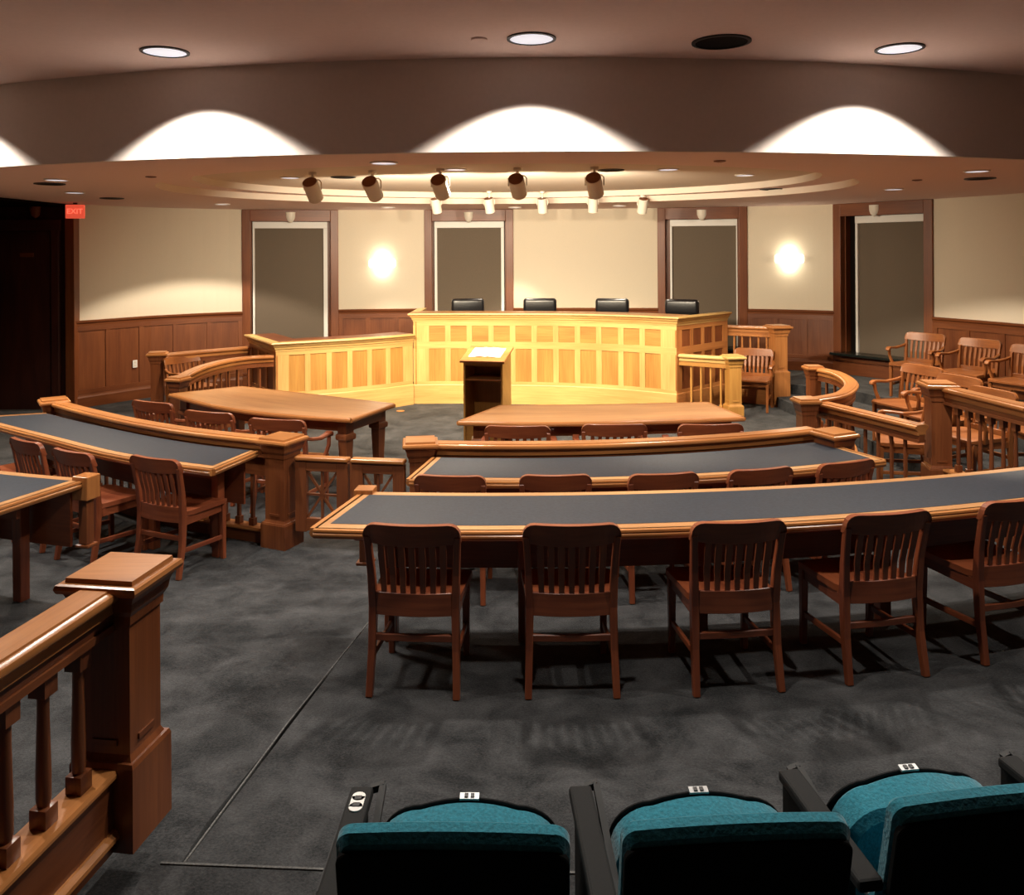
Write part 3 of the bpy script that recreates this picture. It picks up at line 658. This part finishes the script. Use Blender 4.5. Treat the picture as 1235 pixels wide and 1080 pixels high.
# ================================================================== CURVED DESKS
EDGE = [(-0.012, -0.05), (0.012, -0.05), (0.022, -0.045), (0.03, -0.03), (0.03, -0.022), (0.022, -0.014), (0.028, -0.010), (0.026, 0.0), (-0.012, 0.0)]
def desk(label, F, B, zt, zf, legs, group, end_caps=(), band=(0.075, 0.065, 0.07, 0.07)):
    """F: front path, B: back path (left to right, same count)"""
    n = len(F); mid = (F[n//2]+B[n//2])/2
    t = thing('curved_desk', label, 'desk', (mid.x, mid.y, zf), 0, group)
    m = MB(); m.slab(F, B, zt-0.045, zt); m.build('desktop', M['top'], t)
    loop = [*F]; m = MB(); m.sweep(atz(F, zt), EDGE)
    m.sweep([atz(B, zt)[0], atz(F, zt)[0]], EDGE); m.sweep([atz(F, zt)[-1], atz(B, zt)[-1]], EDGE); m.build('edge_moulding', M['rail'], t)
    def inner(s):     # inlay border
        out = []
        Lf = length(F)
        for i in range(n):
            p, q = F[i], B[i]; d = (q-p).normalized(); w = (q-p).length
            out.append((p+d*band[0], q-d*band[1]))
        a, b = zip(*out); a, b = list(a), list(b)
        ra = resample(a, 200); rb = resample(b, 200); k0 = max(1, int(200*band[2]/length(a))); k1 = max(1, int(200*band[3]/length(a)))
        return resample(ra[k0:200-k1], n), resample(rb[k0:200-k1], n)
    a, b = inner(0)
    m = MB(); m.slab(a, b, zt-0.01, zt+0.0015); m.build('writing_inlay', M['leather'], t)
    m = MB(); fa_ = [p.lerp(q, 0.3) for p, q in zip(F, B)]; m.slab(fa_[1:-1], offset(fa_[1:-1], -0.025), zt-0.13, zt-0.046); m.build('apron', M['chair'], t)
    m = MB(); fb = [p.lerp(q, 0.90) for p, q in zip(F, B)]; m.slab(fb[1:-1], offset(fb[1:-1], -0.02), zt-0.42, zt-0.046); m.build('modesty_panel', M['chair'], t)
    for lf, lb in legs:
        i = int(lf*(n-1)); p = F[i].lerp(B[i], lb); d = (F[min(n-1, i+1)]-F[max(0, i-1)]); rz = math.atan2(d.y, d.x)
        m = MB(); m.box((p.x, p.y, (zf+zt-0.05)/2), (0.07, 0.07, zt-0.05-zf), rz, bev=0.006); m.build('leg', M['chair'], t)
    for kind, i in end_caps:
        p = B[i]; d = B[min(n-1, i+1)]-B[max(0, i-1)]; rz = math.atan2(d.y, d.x)
        m = MB(); m.box((p.x, p.y, zt-0.05), (0.115, 0.115, 0.15), rz, bev=0.006); m.build('corner_block', M['rail'], t)
        m = MB(); m.box((p.x, p.y, zt-0.27), (0.065, 0.065, 0.28), rz, bev=0.006); m.box((p.x, p.y, zt-0.42), (0.10, 0.09, 0.02), rz, bev=0.006); m.build('corner_bracket', M['cherry'], t)
    return t
n = 41
F1 = resample(arc(-0.01, 14.44, 10.18, -1.035, 4.0, 60), n); B1 = resample(arc(0.04, 15.69, 10.77, -0.885, 3.95, 60), n)
desk('nearest long curved wooden desk with black inlay, five chairs pulled up', F1, B1, 0.76, 0.0, [(0.07, 0.62), (0.2, 0.62), (0.42, 0.62), (0.64, 0.62), (0.95, 0.62)], 'curved desks', [('l', 0)])
m2 = arc(0.2, 12.4, 6.69, -0.72, 2.78, 60); F2 = resample(m2, n); B2 = resample(arc(0.1, 12.6, 6.26, -0.60, 2.52, 60), n)
desk('second curved wooden desk with black inlay, backed by a rail with two square posts', F2, B2, 0.61, WELL, [(0.05, 0.6), (0.35, 0.6), (0.65, 0.6), (0.95, 0.6)], 'curved desks', band=(0.075, 0.004, 0.07, 0.07))
z = 0.61
F3 = resample(spline([Vector((-5.25, 8.02, z))]+[at(*p, z) for p in ((0, 514), (60, 529.5), (120, 545), (180, 556), (256, 566))], 8), n)
B3 = resample(spline([at(*p, z) for p in ((55, 498.5), (95, 508.5), (150, 520.5), (200, 530), (250, 537.5), (308, 544))], 8), n)
desk('left curved wooden desk with black inlay behind the gate post', F3, B3, z, WELL, [(0.1, 0.6), (0.4, 0.6), (0.78, 0.35), (0.97, 0.5), (0.9, 0.8)], 'curved desks', band=(0.075, 0.004, 0.07, 0.07))
z = 0.76
F4 = resample(arc(-0.01, 14.44, 10.18, -5.2, -2.93, 40), n); B4 = resample(arc(0.04, 15.69, 10.77, -5.0, -2.72, 40), n)
desk('curved desk with black inlay cut by the left picture edge', F4, B4, z, 0.0, [(0.05, 0.5), (0.72, 0.78), (0.86, 0.78)], 'curved desks', [('r', n-1)])

# ================================================================== RAILINGS
CAPP = [(-0.045, -0.085), (0.045, -0.085), (0.045, -0.05), (0.058, -0.043), (0.062, -0.036), (0.074, -0.030), (0.078, -0.018), (0.074, -0.006), (0.062, 0.0), (0.052, 0.0), (0.05, 0.007),
        (-0.05, 0.007), (-0.052, 0.0), (-0.062, 0.0), (-0.074, -0.006), (-0.078, -0.018), (-0.074, -0.030), (-0.062, -0.036), (-0.058, -0.043), (-0.045, -0.05)]
def newel(t, p, rz, zf, zt, w, mat, capm, plinth=0.36):
    x, y = p[0], p[1]; T = Matrix.Translation((x, y, 0)) @ Matrix.Rotation(rz, 4, 'Z')
    m = MB()
    def ring(zz, s): return [T @ Vector((a*s/2, b*s/2, zz)) for a, b in ((-1, -1), (1, -1), (1, 1), (-1, 1))]
    pl = zf+plinth
    m.loft([ring(zf, w*1.28), ring(pl-0.015, w*1.28), ring(pl, w*1.22), ring(pl, w*1.10), ring(pl+0.02, w*1.0), ring(zt-0.15, w), ring(zt-0.15, w*1.08), ring(zt-0.12, w*1.10), ring(zt-0.10, w*1.22), ring(zt-0.07, w*1.28), ring(zt-0.045, w*1.4), ring(zt-0.04, w*1.4)])
    # sunk panel lines on the shaft faces
    for k in range(4):
        R = T @ Matrix.Rotation(k*PI/2, 4, 'Z')
        m.box((0, -w/2-0.002, pl+0.06), (w*0.5, 0.008, 0.02), mat=R)
    o = m.build('newel_post', mat, t)
    m = MB()
    m.loft([ring(zt-0.042, w*1.42), ring(zt-0.036, w*1.58), ring(zt-0.022, w*1.64), ring(zt-0.008, w*1.60), ring(zt-0.004, w*1.50), ring(zt-0.004, w*1.36), ring(zt+0.012, w*1.34)])
    m.build('post_cap', capm, o)
def baluster(t, p, rz, z0, z1, mat, round_=False, w=0.03):
    m = MB(); x, y = p.x, p.y
    m.box((x, y, z0+0.03), (w*1.6, w*1.6, 0.06), rz, bev=0.003)
    if round_:
        h = z1-z0-0.12
        m.lathe((x, y, z0+0.06), [(w*0.5, 0), (w*0.62, 0.02), (w*0.62, h*0.3), (w*0.5, h*0.8), (w*0.5, h)], 12)
        m.box((x, y, z1-0.03), (w*1.6, w*1.6, 0.07), rz)
    else:
        m.rect([(x, y, z0+0.06, w*0.9, w*0.9), (x, y, z1, w*0.8, w*0.8)]) if abs(rz) < 0.01 else m.box((x, y, (z0+0.06+z1)/2), (w*0.85, w*0.85, z1-z0-0.06), rz)
    m.build('baluster', mat, t, smooth=round_)
def railing(label, path, zt, zf, posts, step=0.15, mats=('rail', 'cherry'), base_h=0.12, round_=False, frieze=0.0, group='courtroom railings', skirt=None, bw=0.03, fskip=0.0):
    c = path[len(path)//2]
    t = thing('railing', label, 'railing', (c.x, c.y, zf), 0, group)
    P = atz(path, zt); rl, bd = M[mats[0]], M[mats[1]]
    m = MB(); m.sweep(P, CAPP); m.build('handrail', rl, t, smooth=True)
    m = MB(); m.sweep(P, [(-0.032, -0.13), (0.032, -0.13), (0.032, -0.08), (-0.032, -0.08)]); m.sweep(P, [(-0.042, -0.15), (0.042, -0.15), (0.042, -0.125), (-0.042, -0.125)]); m.build('lower_moulding', bd, t)
    zb = zf+base_h
    if frieze:
        m = MB(); m.sweep(P, [(-0.02, -frieze), (0.02, -frieze), (0.02, -0.12), (-0.02, -0.12)]); m.build('frieze_panel', bd, t)
    m = MB(); m.sweep(atz(path, zb), [(-0.055, 0), (-0.062, -0.012), (-0.062, -0.022), (-0.05, -0.03), (0.05, -0.03), (0.062, -0.022), (0.062, -0.012), (0.055, 0)]); m.build('base_rail', rl, t)
    m = MB(); m.sweep(atz(path, zb), [(-0.045, -base_h), (0.045, -base_h), (0.045, -0.028), (-0.045, -0.028)]); m.build('plinth', bd, t)
    if skirt:
        m = MB(); m.sweep(atz(path, zb-0.19), [(-0.055, -0.01), (-0.068, -0.025), (-0.068, -0.04), (0.068, -0.04), (0.068, -0.025), (0.055, -0.01)]); m.build('base_moulding', rl, t)
    L = length(path); k = max(2, int(round((L-0.2)/step)))
    R = resample(path, 301)
    for i in range(k):
        j = int(300*(0.1+ (L-0.2)*(i+0.5)/k)/L); d = R[min(300, j+1)]-R[max(0, j-1)]
        baluster(t, R[j], math.atan2(d.y, d.x), zb, zt-0.15, bd, round_, bw)
    for (p, rz, z1, w, pl) in posts: newel(t, p, rz, zf, z1, w, bd, rl, pl)
    return t
# nearest stair rail at lower left
dv = Vector((-0.15, -0.99, 0)).normalized(); pc = Vector((-1.40, 2.955, 0))
railing('nearest wooden railing with a square capped newel post at lower left', [pc+dv*(0.055+0.12*i) for i in range(12)], 1.048, 0.15, [(pc, math.atan2(0.15, -0.99)+PI/2, 1.07, 0.185, 0.30)], step=0.165, base_h=0.28, round_=True, skirt=True, bw=0.036)
# bars behind the second desk and left desk
z = 0.66
z = 0.69; BP = offset(arc(0.1, 12.6, 6.26, -0.66, 2.56, 60), -0.14)
railing('low bar rail behind the second curved desk, with a post at each end', resample(BP, 40), z, WELL, [(at(507, 531.5, 0.71), 0.12, 0.71, 0.17, 0.2), (at(1006, 521, 0.71), 0.42, 0.71, 0.17, 0.2)], frieze=0.30, step=0.14)
Q = [at(*p, z) for p in ((65, 484), (100, 493.5), (150, 505), (200, 514), (250, 521), (325, 529))]
railing('low curved bar rail behind the left desk, ending at the gate post', resample(spline(Q, 8), 40), z, WELL, [(at(65, 482, 0.71), 0.6, 0.71, 0.17, 0.2), (at(340, 527.5, 0.71), -0.42, 0.71, 0.185, 0.2)], frieze=0.30, step=0.14)
# left of the bench
z = 0.75
railing('straight railing with a newel post before the left wall panelling', resample([at(190, 428, z), at(245, 423, z), at(300, 418.5, z)], 20), z, WELL, [(at(190, 427.5, z), 0.3, 0.775, 0.17, 0.2)], step=0.16)
Q = [at(*p, z) for p in ((217, 456), (226, 449.5), (245, 441.5), (272, 434.5), (302, 430.5), (330, 429.0))]
railing('curved balustrade with a small post left of the clerk desk', resample(spline(Q, 8), 40), z, WELL, [(at(215, 457, z), -0.3, 0.765, 0.13, 0.2)], step=0.16)
# right of the bench
A_, B_ = at(820, 427.5, 0.70), at(884, 431.5, 0.70)
railing('low yellow-lit railing against the bench right corner', resample([A_, B_], 12), 0.70, WELL, [(B_, 0.15, 0.725, 0.17, 0.2)], step=0.15, mats=('maple', 'panel'))  # paler woods put the yellow light into this railing's colour
A_, B_ = at(873, 392.5, 1.02), at(938, 395.0, 1.02)
railing('taller railing behind the witness chair with a square newel post', resample([A_, B_], 12), 1.02, WELL, [(B_, 0.2, 1.045, 0.20, 0.52)], step=0.115, mats=('rail', 'rail'), base_h=0.45)
z = 0.70
Q = [at(*p, z) for p in ((985, 444), (1005.7, 448.3), (1019, 454), (1027, 463), (1020, 471.5), (1005, 477), (972, 482))]
railing('curved jury box balustrade bending between two small posts', resample(spline(Q, 8), 50), z, WELL, [(at(981, 444, z), 0.0, 0.72, 0.14, 0.2), (at(972, 482.5, 0.71), 0.1, 0.72, 0.14, 0.2)], step=0.17)
A_, B_ = at(985, 483.5, 0.665), at(1112, 513.5, 0.665)
railing('straight railing running from the small post to the tall newel post', resample([A_, B_], 14), 0.665, WELL, [], step=0.16, bw=0.028)
A_, B_ = at(1140, 464.5, 1.0), at(1245, 489, 1.0)
railing('right railing with round balusters and the tall newel post', resample([A_, B_], 14), 0.985, WELL, [(at(1131, 462, 1.01), -0.12, 1.01, 0.17, 0.43)], step=0.13, base_h=0.43, round_=True, bw=0.028)

# ---- gate leaves
def gate(a, b, label):
    A, B = at(a[0], a[1], 0.56), at(b[0], b[1], 0.56); d = (B-A); w = d.length
    t = thing('gate_leaf', label, 'gate', (A.x, A.y, WELL), math.atan2(d.y, d.x), 'swing gate leaves')
    h = 0.71; g = 0.17
    for x in (0.05, w-0.05):
        m = MB(); m.box((x, 0, (g+h-0.03)/2), (0.095, 0.05, h-0.03-g), bev=0.005) if False else m.box((x, 0, (0.13+h-0.02)/2), (0.095, 0.05, h-0.02-0.13), bev=0.005); m.build('gate_stile', M['cherry'], t, local=True)
    m = MB(); m.box((w/2, 0, h-0.055), (w-0.19, 0.045, 0.085), bev=0.004); m.build('gate_rail', M['cherry'], t, local=True)
    m = MB(); m.box((w/2, 0, 0.19), (w-0.19, 0.045, 0.10), bev=0.004); m.build('gate_rail', M['cherry'], t, local=True)
    m = MB(); m.box((w/2, 0, h), (w, 0.085, 0.035), bev=0.012, seg=3); m.build('gate_cap', M['rail'], t, local=True)
    m = MB(); z0, z1 = 0.24, h-0.098; x0, x1 = 0.097, w-0.097
    m.bar([(x0, 0, z0), (x1, 0, z1)], 0.02, 0.018); m.bar([(x0, 0, z1), (x1, 0, z0)], 0.02, 0.018)
    m.bar([((x0+x1)/2, 0, z0-0.02), ((x0+x1)/2, 0, z1+0.02)], 0.022, 0.018, (1, 0, 0)); m.box(((x0+x1)/2, 0, (z0+z1)/2), (x1-x0+0.02, 0.024, 0.016)); m.build('lattice', M['cherry'], t, local=True)
gate((357, 552), (421, 555), 'left leaf of the low swing gate, beside the left desk post')
gate((424, 555), (489, 557.5), 'right leaf of the low swing gate, partly behind the nearest desk')

# ================================================================== COUNSEL TABLES
def counsel(label, F, B, zt, zf, shift):
    n = len(F); mid = (F[n//2]+B[n//2])/2
    t = thing('counsel_table', label, 'table', (mid.x, mid.y, zf), 0, 'counsel tables')
    m = MB(); m.slab(F, B, zt-0.03, zt); m.build('tabletop', M['top'], t)
    loop = atz(F, zt)+atz(B[::-1], zt)
    m = MB(); E = [(-0.02, -0.042), (0.004, -0.042), (0.018, -0.035), (0.022, -0.02), (0.018, -0.006), (0.004, 0.0015), (-0.02, 0.0015)]
    m.sweep(atz(F, zt), E); m.sweep([atz(F, zt)[-1], atz(B, zt)[-1]], E); m.sweep(atz(B[::-1], zt), E); m.sweep([atz(B, zt)[0], atz(F, zt)[0]], E); m.build('edge_moulding', M['rail'], t)
    cen = mid
    def ins(p, k): return p+(cen-p)*0+Vector((0, 0, 0))
    fi = [p.lerp(q, 0.13) for p, q in zip(F, B)]; bi = [p.lerp(q, 0.87) for p, q in zip(F, B)]
    k = max(1, int(n*0.03)); fi, bi = fi[k:n-k], bi[k:n-k]
    m = MB(); z0, z1 = zt-0.15, zt-0.03
    m.slab(fi, offset(fi, -0.025), z0, z1); m.slab(bi, offset(bi, 0.025), z0, z1)
    for a, b, s in ((fi[0], bi[0], 1), (fi[-1], bi[-1], -1)):
        e = [a, b]; m.slab(e, offset(e, 0.025*s), z0, z1)
    m.build('apron', M['cherry'], t)
    for p, q in ((fi[0], bi[-1]), (fi[-1], bi[0]), (bi[0], fi[-1]), (bi[-1], fi[0])):
        c = p+(q-p).normalized()*0.05; d = F[-1]-F[0]; rz = math.atan2(d.y, d.x); T = Matrix.Translation((c.x, c.y, 0)) @ Matrix.Rotation(rz, 4, 'Z')
        def ring(zz, s): return [T @ Vector((a*s/2, b*s/2, zz)) for a, b in ((-1, -1), (1, -1), (1, 1), (-1, 1))]
        m = MB(); m.loft([ring(zf, 0.062), ring(zf+0.08, 0.066), ring(zt-0.235, 0.10), ring(zt-0.23, 0.128), ring(zt-0.215, 0.136), ring(zt-0.19, 0.136), ring(zt-0.175, 0.125), ring(zt-0.17, 0.105), ring(zt-0.035, 0.105)]); m.build('leg', M['cherry'], t)
    return t
z = 0.65
Fr = resample(spline([at(553, 508, z), at(640, 509.3, z), at(730, 508.5, z), at(820, 506, z), at(897, 503, z)], 8), 31)
Br = resample(spline([at(603, 489, z), at(730, 488, z), at(853, 485, z)], 8), 31)
counsel('curved-front counsel table on the right, between lectern and second desk', Fr, Br, z, WELL, 0)
Fl = resample(spline([at(205, 475, z), at(250, 486.5, z), at(300, 495, z), at(360, 501, z), at(423, 505, z)], 8), 31)
Bl = resample(spline([at(291, 466, z), at(380, 476, z), at(475, 487, z)], 8), 31)
counsel('curved-front counsel table on the left, beyond the gate', Fl, Bl, z, WELL, 0)

# ================================================================== BENCH AND CLERK DESK
def panelled(t, path, zf, zb, rows, zt, cols, margin, th=0.05, fm='maple', pm='panel', flip=1):
    """panelled front along path (front face on the path's right when flip=1)"""
    body = offset(path, -th*flip) if flip > 0 else offset(path, th)
    m = MB(); m.slab(offset(path, -0.02*flip), body, zf, zt); m.build('front_backing', M[pm], t)
    fr = MB(); o0, o1 = offset(path, 0.0), offset(path, -0.025*flip)
    zs = [zb]+[v for r in rows for v in r]+[zt]
    for i in range(0, len(zs), 2): fr.slab(o0, o1, zs[i], zs[i+1])
    R = resample(o0, 601); L = length(o0)
    pw = (L-2*margin)/cols
    def at_s(s):
        j = min(599, max(0, int(600*s/L))); d = (R[j+1]-R[j]).normalized(); return R[j], d
    for i in range(cols+1):
        s = margin+pw*i; w = pw*0.24
        if i == 0: s0, s1 = 0, s+w/2
        elif i == cols: s0, s1 = s-w/2, L
        else: s0, s1 = s-w/2, s+w/2
        p, d = at_s((s0+s1)/2); nr = Vector((d.y, -d.x, 0))*flip
        for r in rows:
            q = p-nr*0.013; fr.box((q.x, q.y, (r[0]+r[1])/2), (s1-s0+0.004, 0.024, r[1]-r[0]+0.004), math.atan2(d.y, d.x))
    fr.build('panel_frame', M[fm], t)
    for i in range(cols):
        p, d = at_s(margin+pw*(i+0.5)); nr = Vector((d.y, -d.x, 0))*flip
        for r in rows:
            q = p-nr*0.019; m = MB(); m.box((q.x, q.y, (r[0]+r[1])/2), (pw*0.78, 0.014, r[1]-r[0]), math.atan2(d.y, d.x)); m.build('recessed_panel', M[pm], t)
    b = MB(); b.sweep(atz(path, zf), [(-0.02*flip, 0), (0.012*flip, 0), (0.012*flip, zb-zf-0.01), (0.006*flip, zb-zf), (-0.02*flip, zb-zf)]); b.build('plinth', M[fm], t)
CORN = [(-0.06, -0.13), (0.006, -0.13), (0.010, -0.105), (0.022, -0.095), (0.026, -0.075), (0.048, -0.05), (0.05, -0.035), (0.072, -0.028), (0.08, -0.016), (0.074, 0.0), (-0.06, 0.0)]
bt = thing('judges_bench', "tall panelled judges' bench with a concave front, brightly lit", 'bench', (0.4, 12.7, WELL))
bp = resample(spline([(-1.52, 12.74, 0), (-0.85, 12.74, 0), (-0.23, 12.68, 0), (0.45, 12.60, 0), (1.05, 12.46, 0), (1.75, 12.16, 0), (2.33, 11.78, 0)], 8), 80)
panelled(bt, bp, WELL, 0.145, [(0.145+0.045, 0.695), (0.80, 1.045)], 1.11, 11, 0.20)
rt = resample([Vector((2.33, 11.78, 0)), Vector((3.30, 12.72, 0))], 12)
panelled(bt, rt, WELL, 0.145, [(0.19, 0.695), (0.80, 1.045)], 1.11, 4, 0.10, fm='rail', pm='cherry')  # same wood as the front, darkened here: shade put into the colour
lf = resample([Vector((-1.50, 13.9, 0)), Vector((-1.52, 12.74, 0))], 10)
panelled(bt, lf, WELL, 0.145, [(0.19, 0.695), (0.80, 1.045)], 1.11, 4, 0.10)
m = MB(); m.sweep(atz(lf[:-1]+bp+rt[1:], 1.24), CORN); m.build('cornice', M['maple'], bt)
inn = offset(bp, -0.5)
m = MB(); m.slab(bp, inn, 1.215, 1.238); m.build('counter', M['top'], bt)
ct = thing('clerk_desk', 'lower panelled clerk desk adjoining the left end of the bench', 'desk', (-2.5, 12.0, WELL))
cp = resample(spline([(-3.30, 11.56, 0), (-2.85, 11.80, 0), (-2.35, 12.06, 0), (-1.9, 12.36, 0), (-1.525, 12.69, 0)], 8), 50)
panelled(ct, cp, WELL, 0.16, [(0.215, 0.745)], 0.80, 6, 0.14)
cl = resample([Vector((-4.05, 12.75, 0)), Vector((-3.30, 11.56, 0))], 10)
panelled(ct, cl, WELL, 0.16, [(0.215, 0.745)], 0.80, 3, 0.1, fm='rail', pm='cherry')  # unlit side of the desk, its shade painted with darker woods
m = MB(); m.sweep(atz(cl[:-1]+cp, 0.93), CORN); m.build('cornice', M['maple'], ct)
m = MB(); m.slab(cp, offset(cp, -0.45), 0.905, 0.928); m.slab(cl, offset(cl, -0.38), 0.905, 0.927); m.build('counter', M['cherry'], ct)

# ================================================================== LECTERN
rz = -math.radians(13)
lt = thing('lectern', 'open-backed wooden lectern with a sloping top before the bench', 'lectern', (-0.29, 9.58, WELL), rz)
W, D = 0.46, 0.42
for sx in (-1, 1):
    m = MB(); x = sx*(W/2-0.011)
    m.loft([[Vector((x-0.011, y, zz)) for y, zz in ((-D/2, 0), (D/2, 0), (D/2, 1.18), (-D/2, 1.08))], [Vector((x+0.011, y, zz)) for y, zz in ((-D/2, 0), (D/2, 0), (D/2, 1.18), (-D/2, 1.08))]]); m.build('side_panel', M['panel'], lt, local=True, bev=0.002)
m = MB(); m.box((0, D/2-0.01, 0.58), (W-0.044, 0.02, 1.16)); m.build('front_panel', M['panel'], lt, local=True)
m = MB(); T = Matrix.Translation((0, 0, 1.13)) @ Matrix.Rotation(math.atan2(0.1, 0.42), 4, 'X'); m.box((0, -0.01, 0.022), (W+0.06, D+0.08, 0.03), mat=T, bev=0.006); m.build('sloping_top', M['rail'], lt, local=True)
m = MB(); m.box((0, 0.0, 0.88), (W-0.044, D-0.03, 0.02), bev=0.003); m.build('shelf', M['rail'], lt, local=True)
m = MB(); m.box((0, -D/2+0.012, 1.06), (W-0.044, 0.02, 0.035)); m.build('top_apron', M['panel'], lt, local=True)
m = MB(); m.box((0, -D/2+0.03, 0.21), (W-0.044, 0.02, 0.40)); m.box((0, 0.0, 0.40), (W-0.044, D-0.06, 0.02)); m.build('lower_panel', M['panel'], lt, local=True)
bk = thing('open_book', 'white open papers lying on the lectern top', 'papers', (-0.29, 9.58, WELL+1.13), rz)
T = Matrix.Rotation(math.atan2(0.1, 0.42), 4, 'X')
for sx in (-1, 1):
    m = MB(); secs = []
    for i in range(9):
        x = sx*(0.002+0.185*i/8); h = 0.039+0.012*math.sin(PI*min(1, (i+0.5)/6))*(1-i/10)
        secs.append([T @ Vector((x, -0.14, 0.0385)), T @ Vector((x, 0.15, 0.0385)), T @ Vector((x, 0.15, h+0.002)), T @ Vector((x, -0.14, h+0.002))])
    m.loft(secs); m.build('page_block', M['paper'], bk, local=True, smooth=True)

# ================================================================== OUTLETS
p = wp(162); q = wp(166)-wp(158)
t = thing('wall_outlet', 'ivory outlet plate on the wood panelling at left', 'outlet', (p.x+0.03, p.y-0.05, 0.42), math.atan2(q.y, q.x))
m = MB(); m.box((0, 0.012, 0), (0.075, 0.008, 0.12), bev=0.003); m.build('cover_plate', M['white'], t, local=True)
m = MB(); m.box((0, 0.006, 0.028), (0.035, 0.006, 0.03)); m.box((0, 0.006, -0.028), (0.035, 0.006, 0.03)); m.build('socket_face', M['offwhite'], t, local=True)
t = thing('floor_outlet', 'pale round outlet cover set in the carpet before the bench', 'outlet', at(483, 496, WELL))
m = MB(); m.lathe((0, 0, 0), [(0.06, 0.0), (0.06, 0.004), (0.05, 0.006)], 20); m.build('cover_disc', M['rail'], t, local=True, smooth=True)

# ================================================================== THEATRE SEATS
def theatre_seat():
    t = thing('theatre_seat', '', 'seat')
    Tb = Matrix.Translation((0, 0, 0.42)) @ Matrix.Rotation(math.radians(12), 4, 'X')
    def rounded(w, z0, z1, r, y0, y1, arch, n=8, Tm=Tb):
        pts = [(-w/2, z0), (w/2, z0)]
        for k in range(n+1):
            a = PI/2*k/n; pts.append((w/2-r+r*math.cos(a), z1-r+r*math.sin(a)))
        for k in range(1, n): 
            x = (w/2-r)*(1-2*k/n); pts.append((x, z1+arch*(1-(x/(w/2-r))**2)))
        for k in range(n+1):
            a = PI/2+PI/2*k/n; pts.append((-w/2+r+r*math.cos(a), z1-r+r*math.sin(a)))
        return [[Tm @ Vector((x, y, zz)) for x, zz in pts] for y in (y0, y1)]
    m = MB(); m.loft(rounded(0.508, -0.06, 0.362, 0.03, -0.040, -0.022, 0.004)); m.build('back_shell', M['shell'], t, local=True, bev=0.003)
    m = MB(); m.loft(rounded(0.512, -0.02, 0.392, 0.035, -0.03, 0.024, 0.006)); m.build('back_cushion', M['teal'], t, local=True, bev=0.015, smooth=True)
    # tipped-up seat
    Ts = Matrix.Translation((0.012, 0.27, 0.255)) @ Matrix.Rotation(math.radians(10), 4, 'X')
    m = MB(); m.loft(rounded(0.47, -0.02, 0.37, 0.11, -0.06, 0.055, 0.022, Tm=Ts)); m.build('seat_cushion', M['teal'], t, local=True, bev=0.02, smooth=True)
    m = MB(); m.loft(rounded(0.472, -0.02, 0.36, 0.11, 0.056, 0.066, 0.022, Tm=Ts)); so = m.build('seat_pan', M['shell'], t, local=True, bev=0.003)
    m = MB(); m.box((0, 0.060, 0.386), (0.05, 0.02, 0.006), mat=Ts); np_ = m.build('number_plate', M['steel'], so, local=True)
    m = MB(); m.box((-0.008, 0.060, 0.390), (0.010, 0.012, 0.003), mat=Ts); m.box((0.008, 0.060, 0.390), (0.010, 0.012, 0.003), mat=Ts); m.build('number_mark', M['blackm'], so, local=True)
    arm(t, -0.288)
    return t
def arm(t, x):
    m = MB(); m.box((x, 0.15, 0.595), (0.062, 0.42, 0.03), bev=0.008); m.build('armrest', M['arm'], t, local=True)
    m = MB(); m.box((x, 0.2, 0.30), (0.03, 0.34, 0.58), bev=0.008); m.box((x, 0.2, 0.01), (0.07, 0.3, 0.02)); m.build('standard', M['shell'], t, local=True)
    m = MB(); m.bar([(x+0.05, 0.40, 0.585), (x+0.055, 0.05, 0.50)], 0.018, 0.018); m.bar([(x+0.02, 0.40, 0.575), (x+0.055, 0.40, 0.585)], 0.018, 0.018); m.build('lift_rod', M['grey'], t, local=True)
    m = MB(); m.tube([(x+0.055, 0.05, 0.50), (x+0.055, 0.035, 0.497)], 0.012); m.build('rod_tip', M['steel'], t, local=True)
s1 = theatre_seat(); s2 = copy_tree(s1); s3 = copy_tree(s1); s4 = copy_tree(s1)
for s, loc, r, lab in ((s1, (-0.135, 1.93), -1.0, 'teal folding theatre seat on the aisle, leftmost of the front row'), (s2, (0.485, 1.95), 3.2, 'teal folding theatre seat second from the aisle'),
                       (s3, (1.10, 2.04), 7.5, 'teal folding theatre seat third from the aisle'), (s4, (1.76, 2.11), 10.0, 'theatre seat at the right picture edge, mostly its armrest showing')):
    s.location = (loc[0], loc[1]-0.03, 0.13); s.rotation_euler = (0, 0, math.radians(r)); s['label'] = lab; s['group'] = 'theatre seats'
# aisle light plate and end panel of the first seat
m = MB()
for k in range(2): m.lathe((-0.288, 0.29+0.03*(1-2*k)*0.7, 0.61), [(0.018, 0), (0.018, 0.003)], 16)
m.box((-0.288, 0.29, 0.6115), (0.036, 0.042, 0.003)); po = m.build('aisle_plate', M['white'], s1, local=True)
m = MB(); m.box((-0.288, 0.304, 0.6135), (0.018, 0.014, 0.003)); m.box((-0.288, 0.276, 0.6135), (0.018, 0.014, 0.003)); m.build('plate_hole', M['blackm'], po, local=True)
m = MB(); m.loft([[Vector((x, y, zz)) for y, zz in ((-0.04, 0.0), (0.30, 0.0), (0.26, 0.56), (0.05, 0.56), (-0.02, 0.5))] for x in (-0.336, -0.318)]); m.build('end_panel', M['grey'], s1, local=True)

# ================================================================== WORLD AND VIEW
w = bpy.data.worlds.new('world'); S.world = w; w.use_nodes = True
w.node_tree.nodes['Background'].inputs[0].default_value = (1.0, 0.8, 0.7, 1); w.node_tree.nodes['Background'].inputs[1].default_value = 0.0
S.view_settings.view_transform = 'Standard'; S.view_settings.look = 'None'; S.view_settings.gamma = 1.0; S.view_settings.use_curve_mapping = False
S.view_settings.exposure = 0.9
S.cycles.use_denoising = True; S.cycles.max_bounces = 8; S.cycles.diffuse_bounces = 5; S.cycles.sample_clamp_indirect = 4.0
S.cycles.caustics_reflective = False; S.cycles.caustics_refractive = False
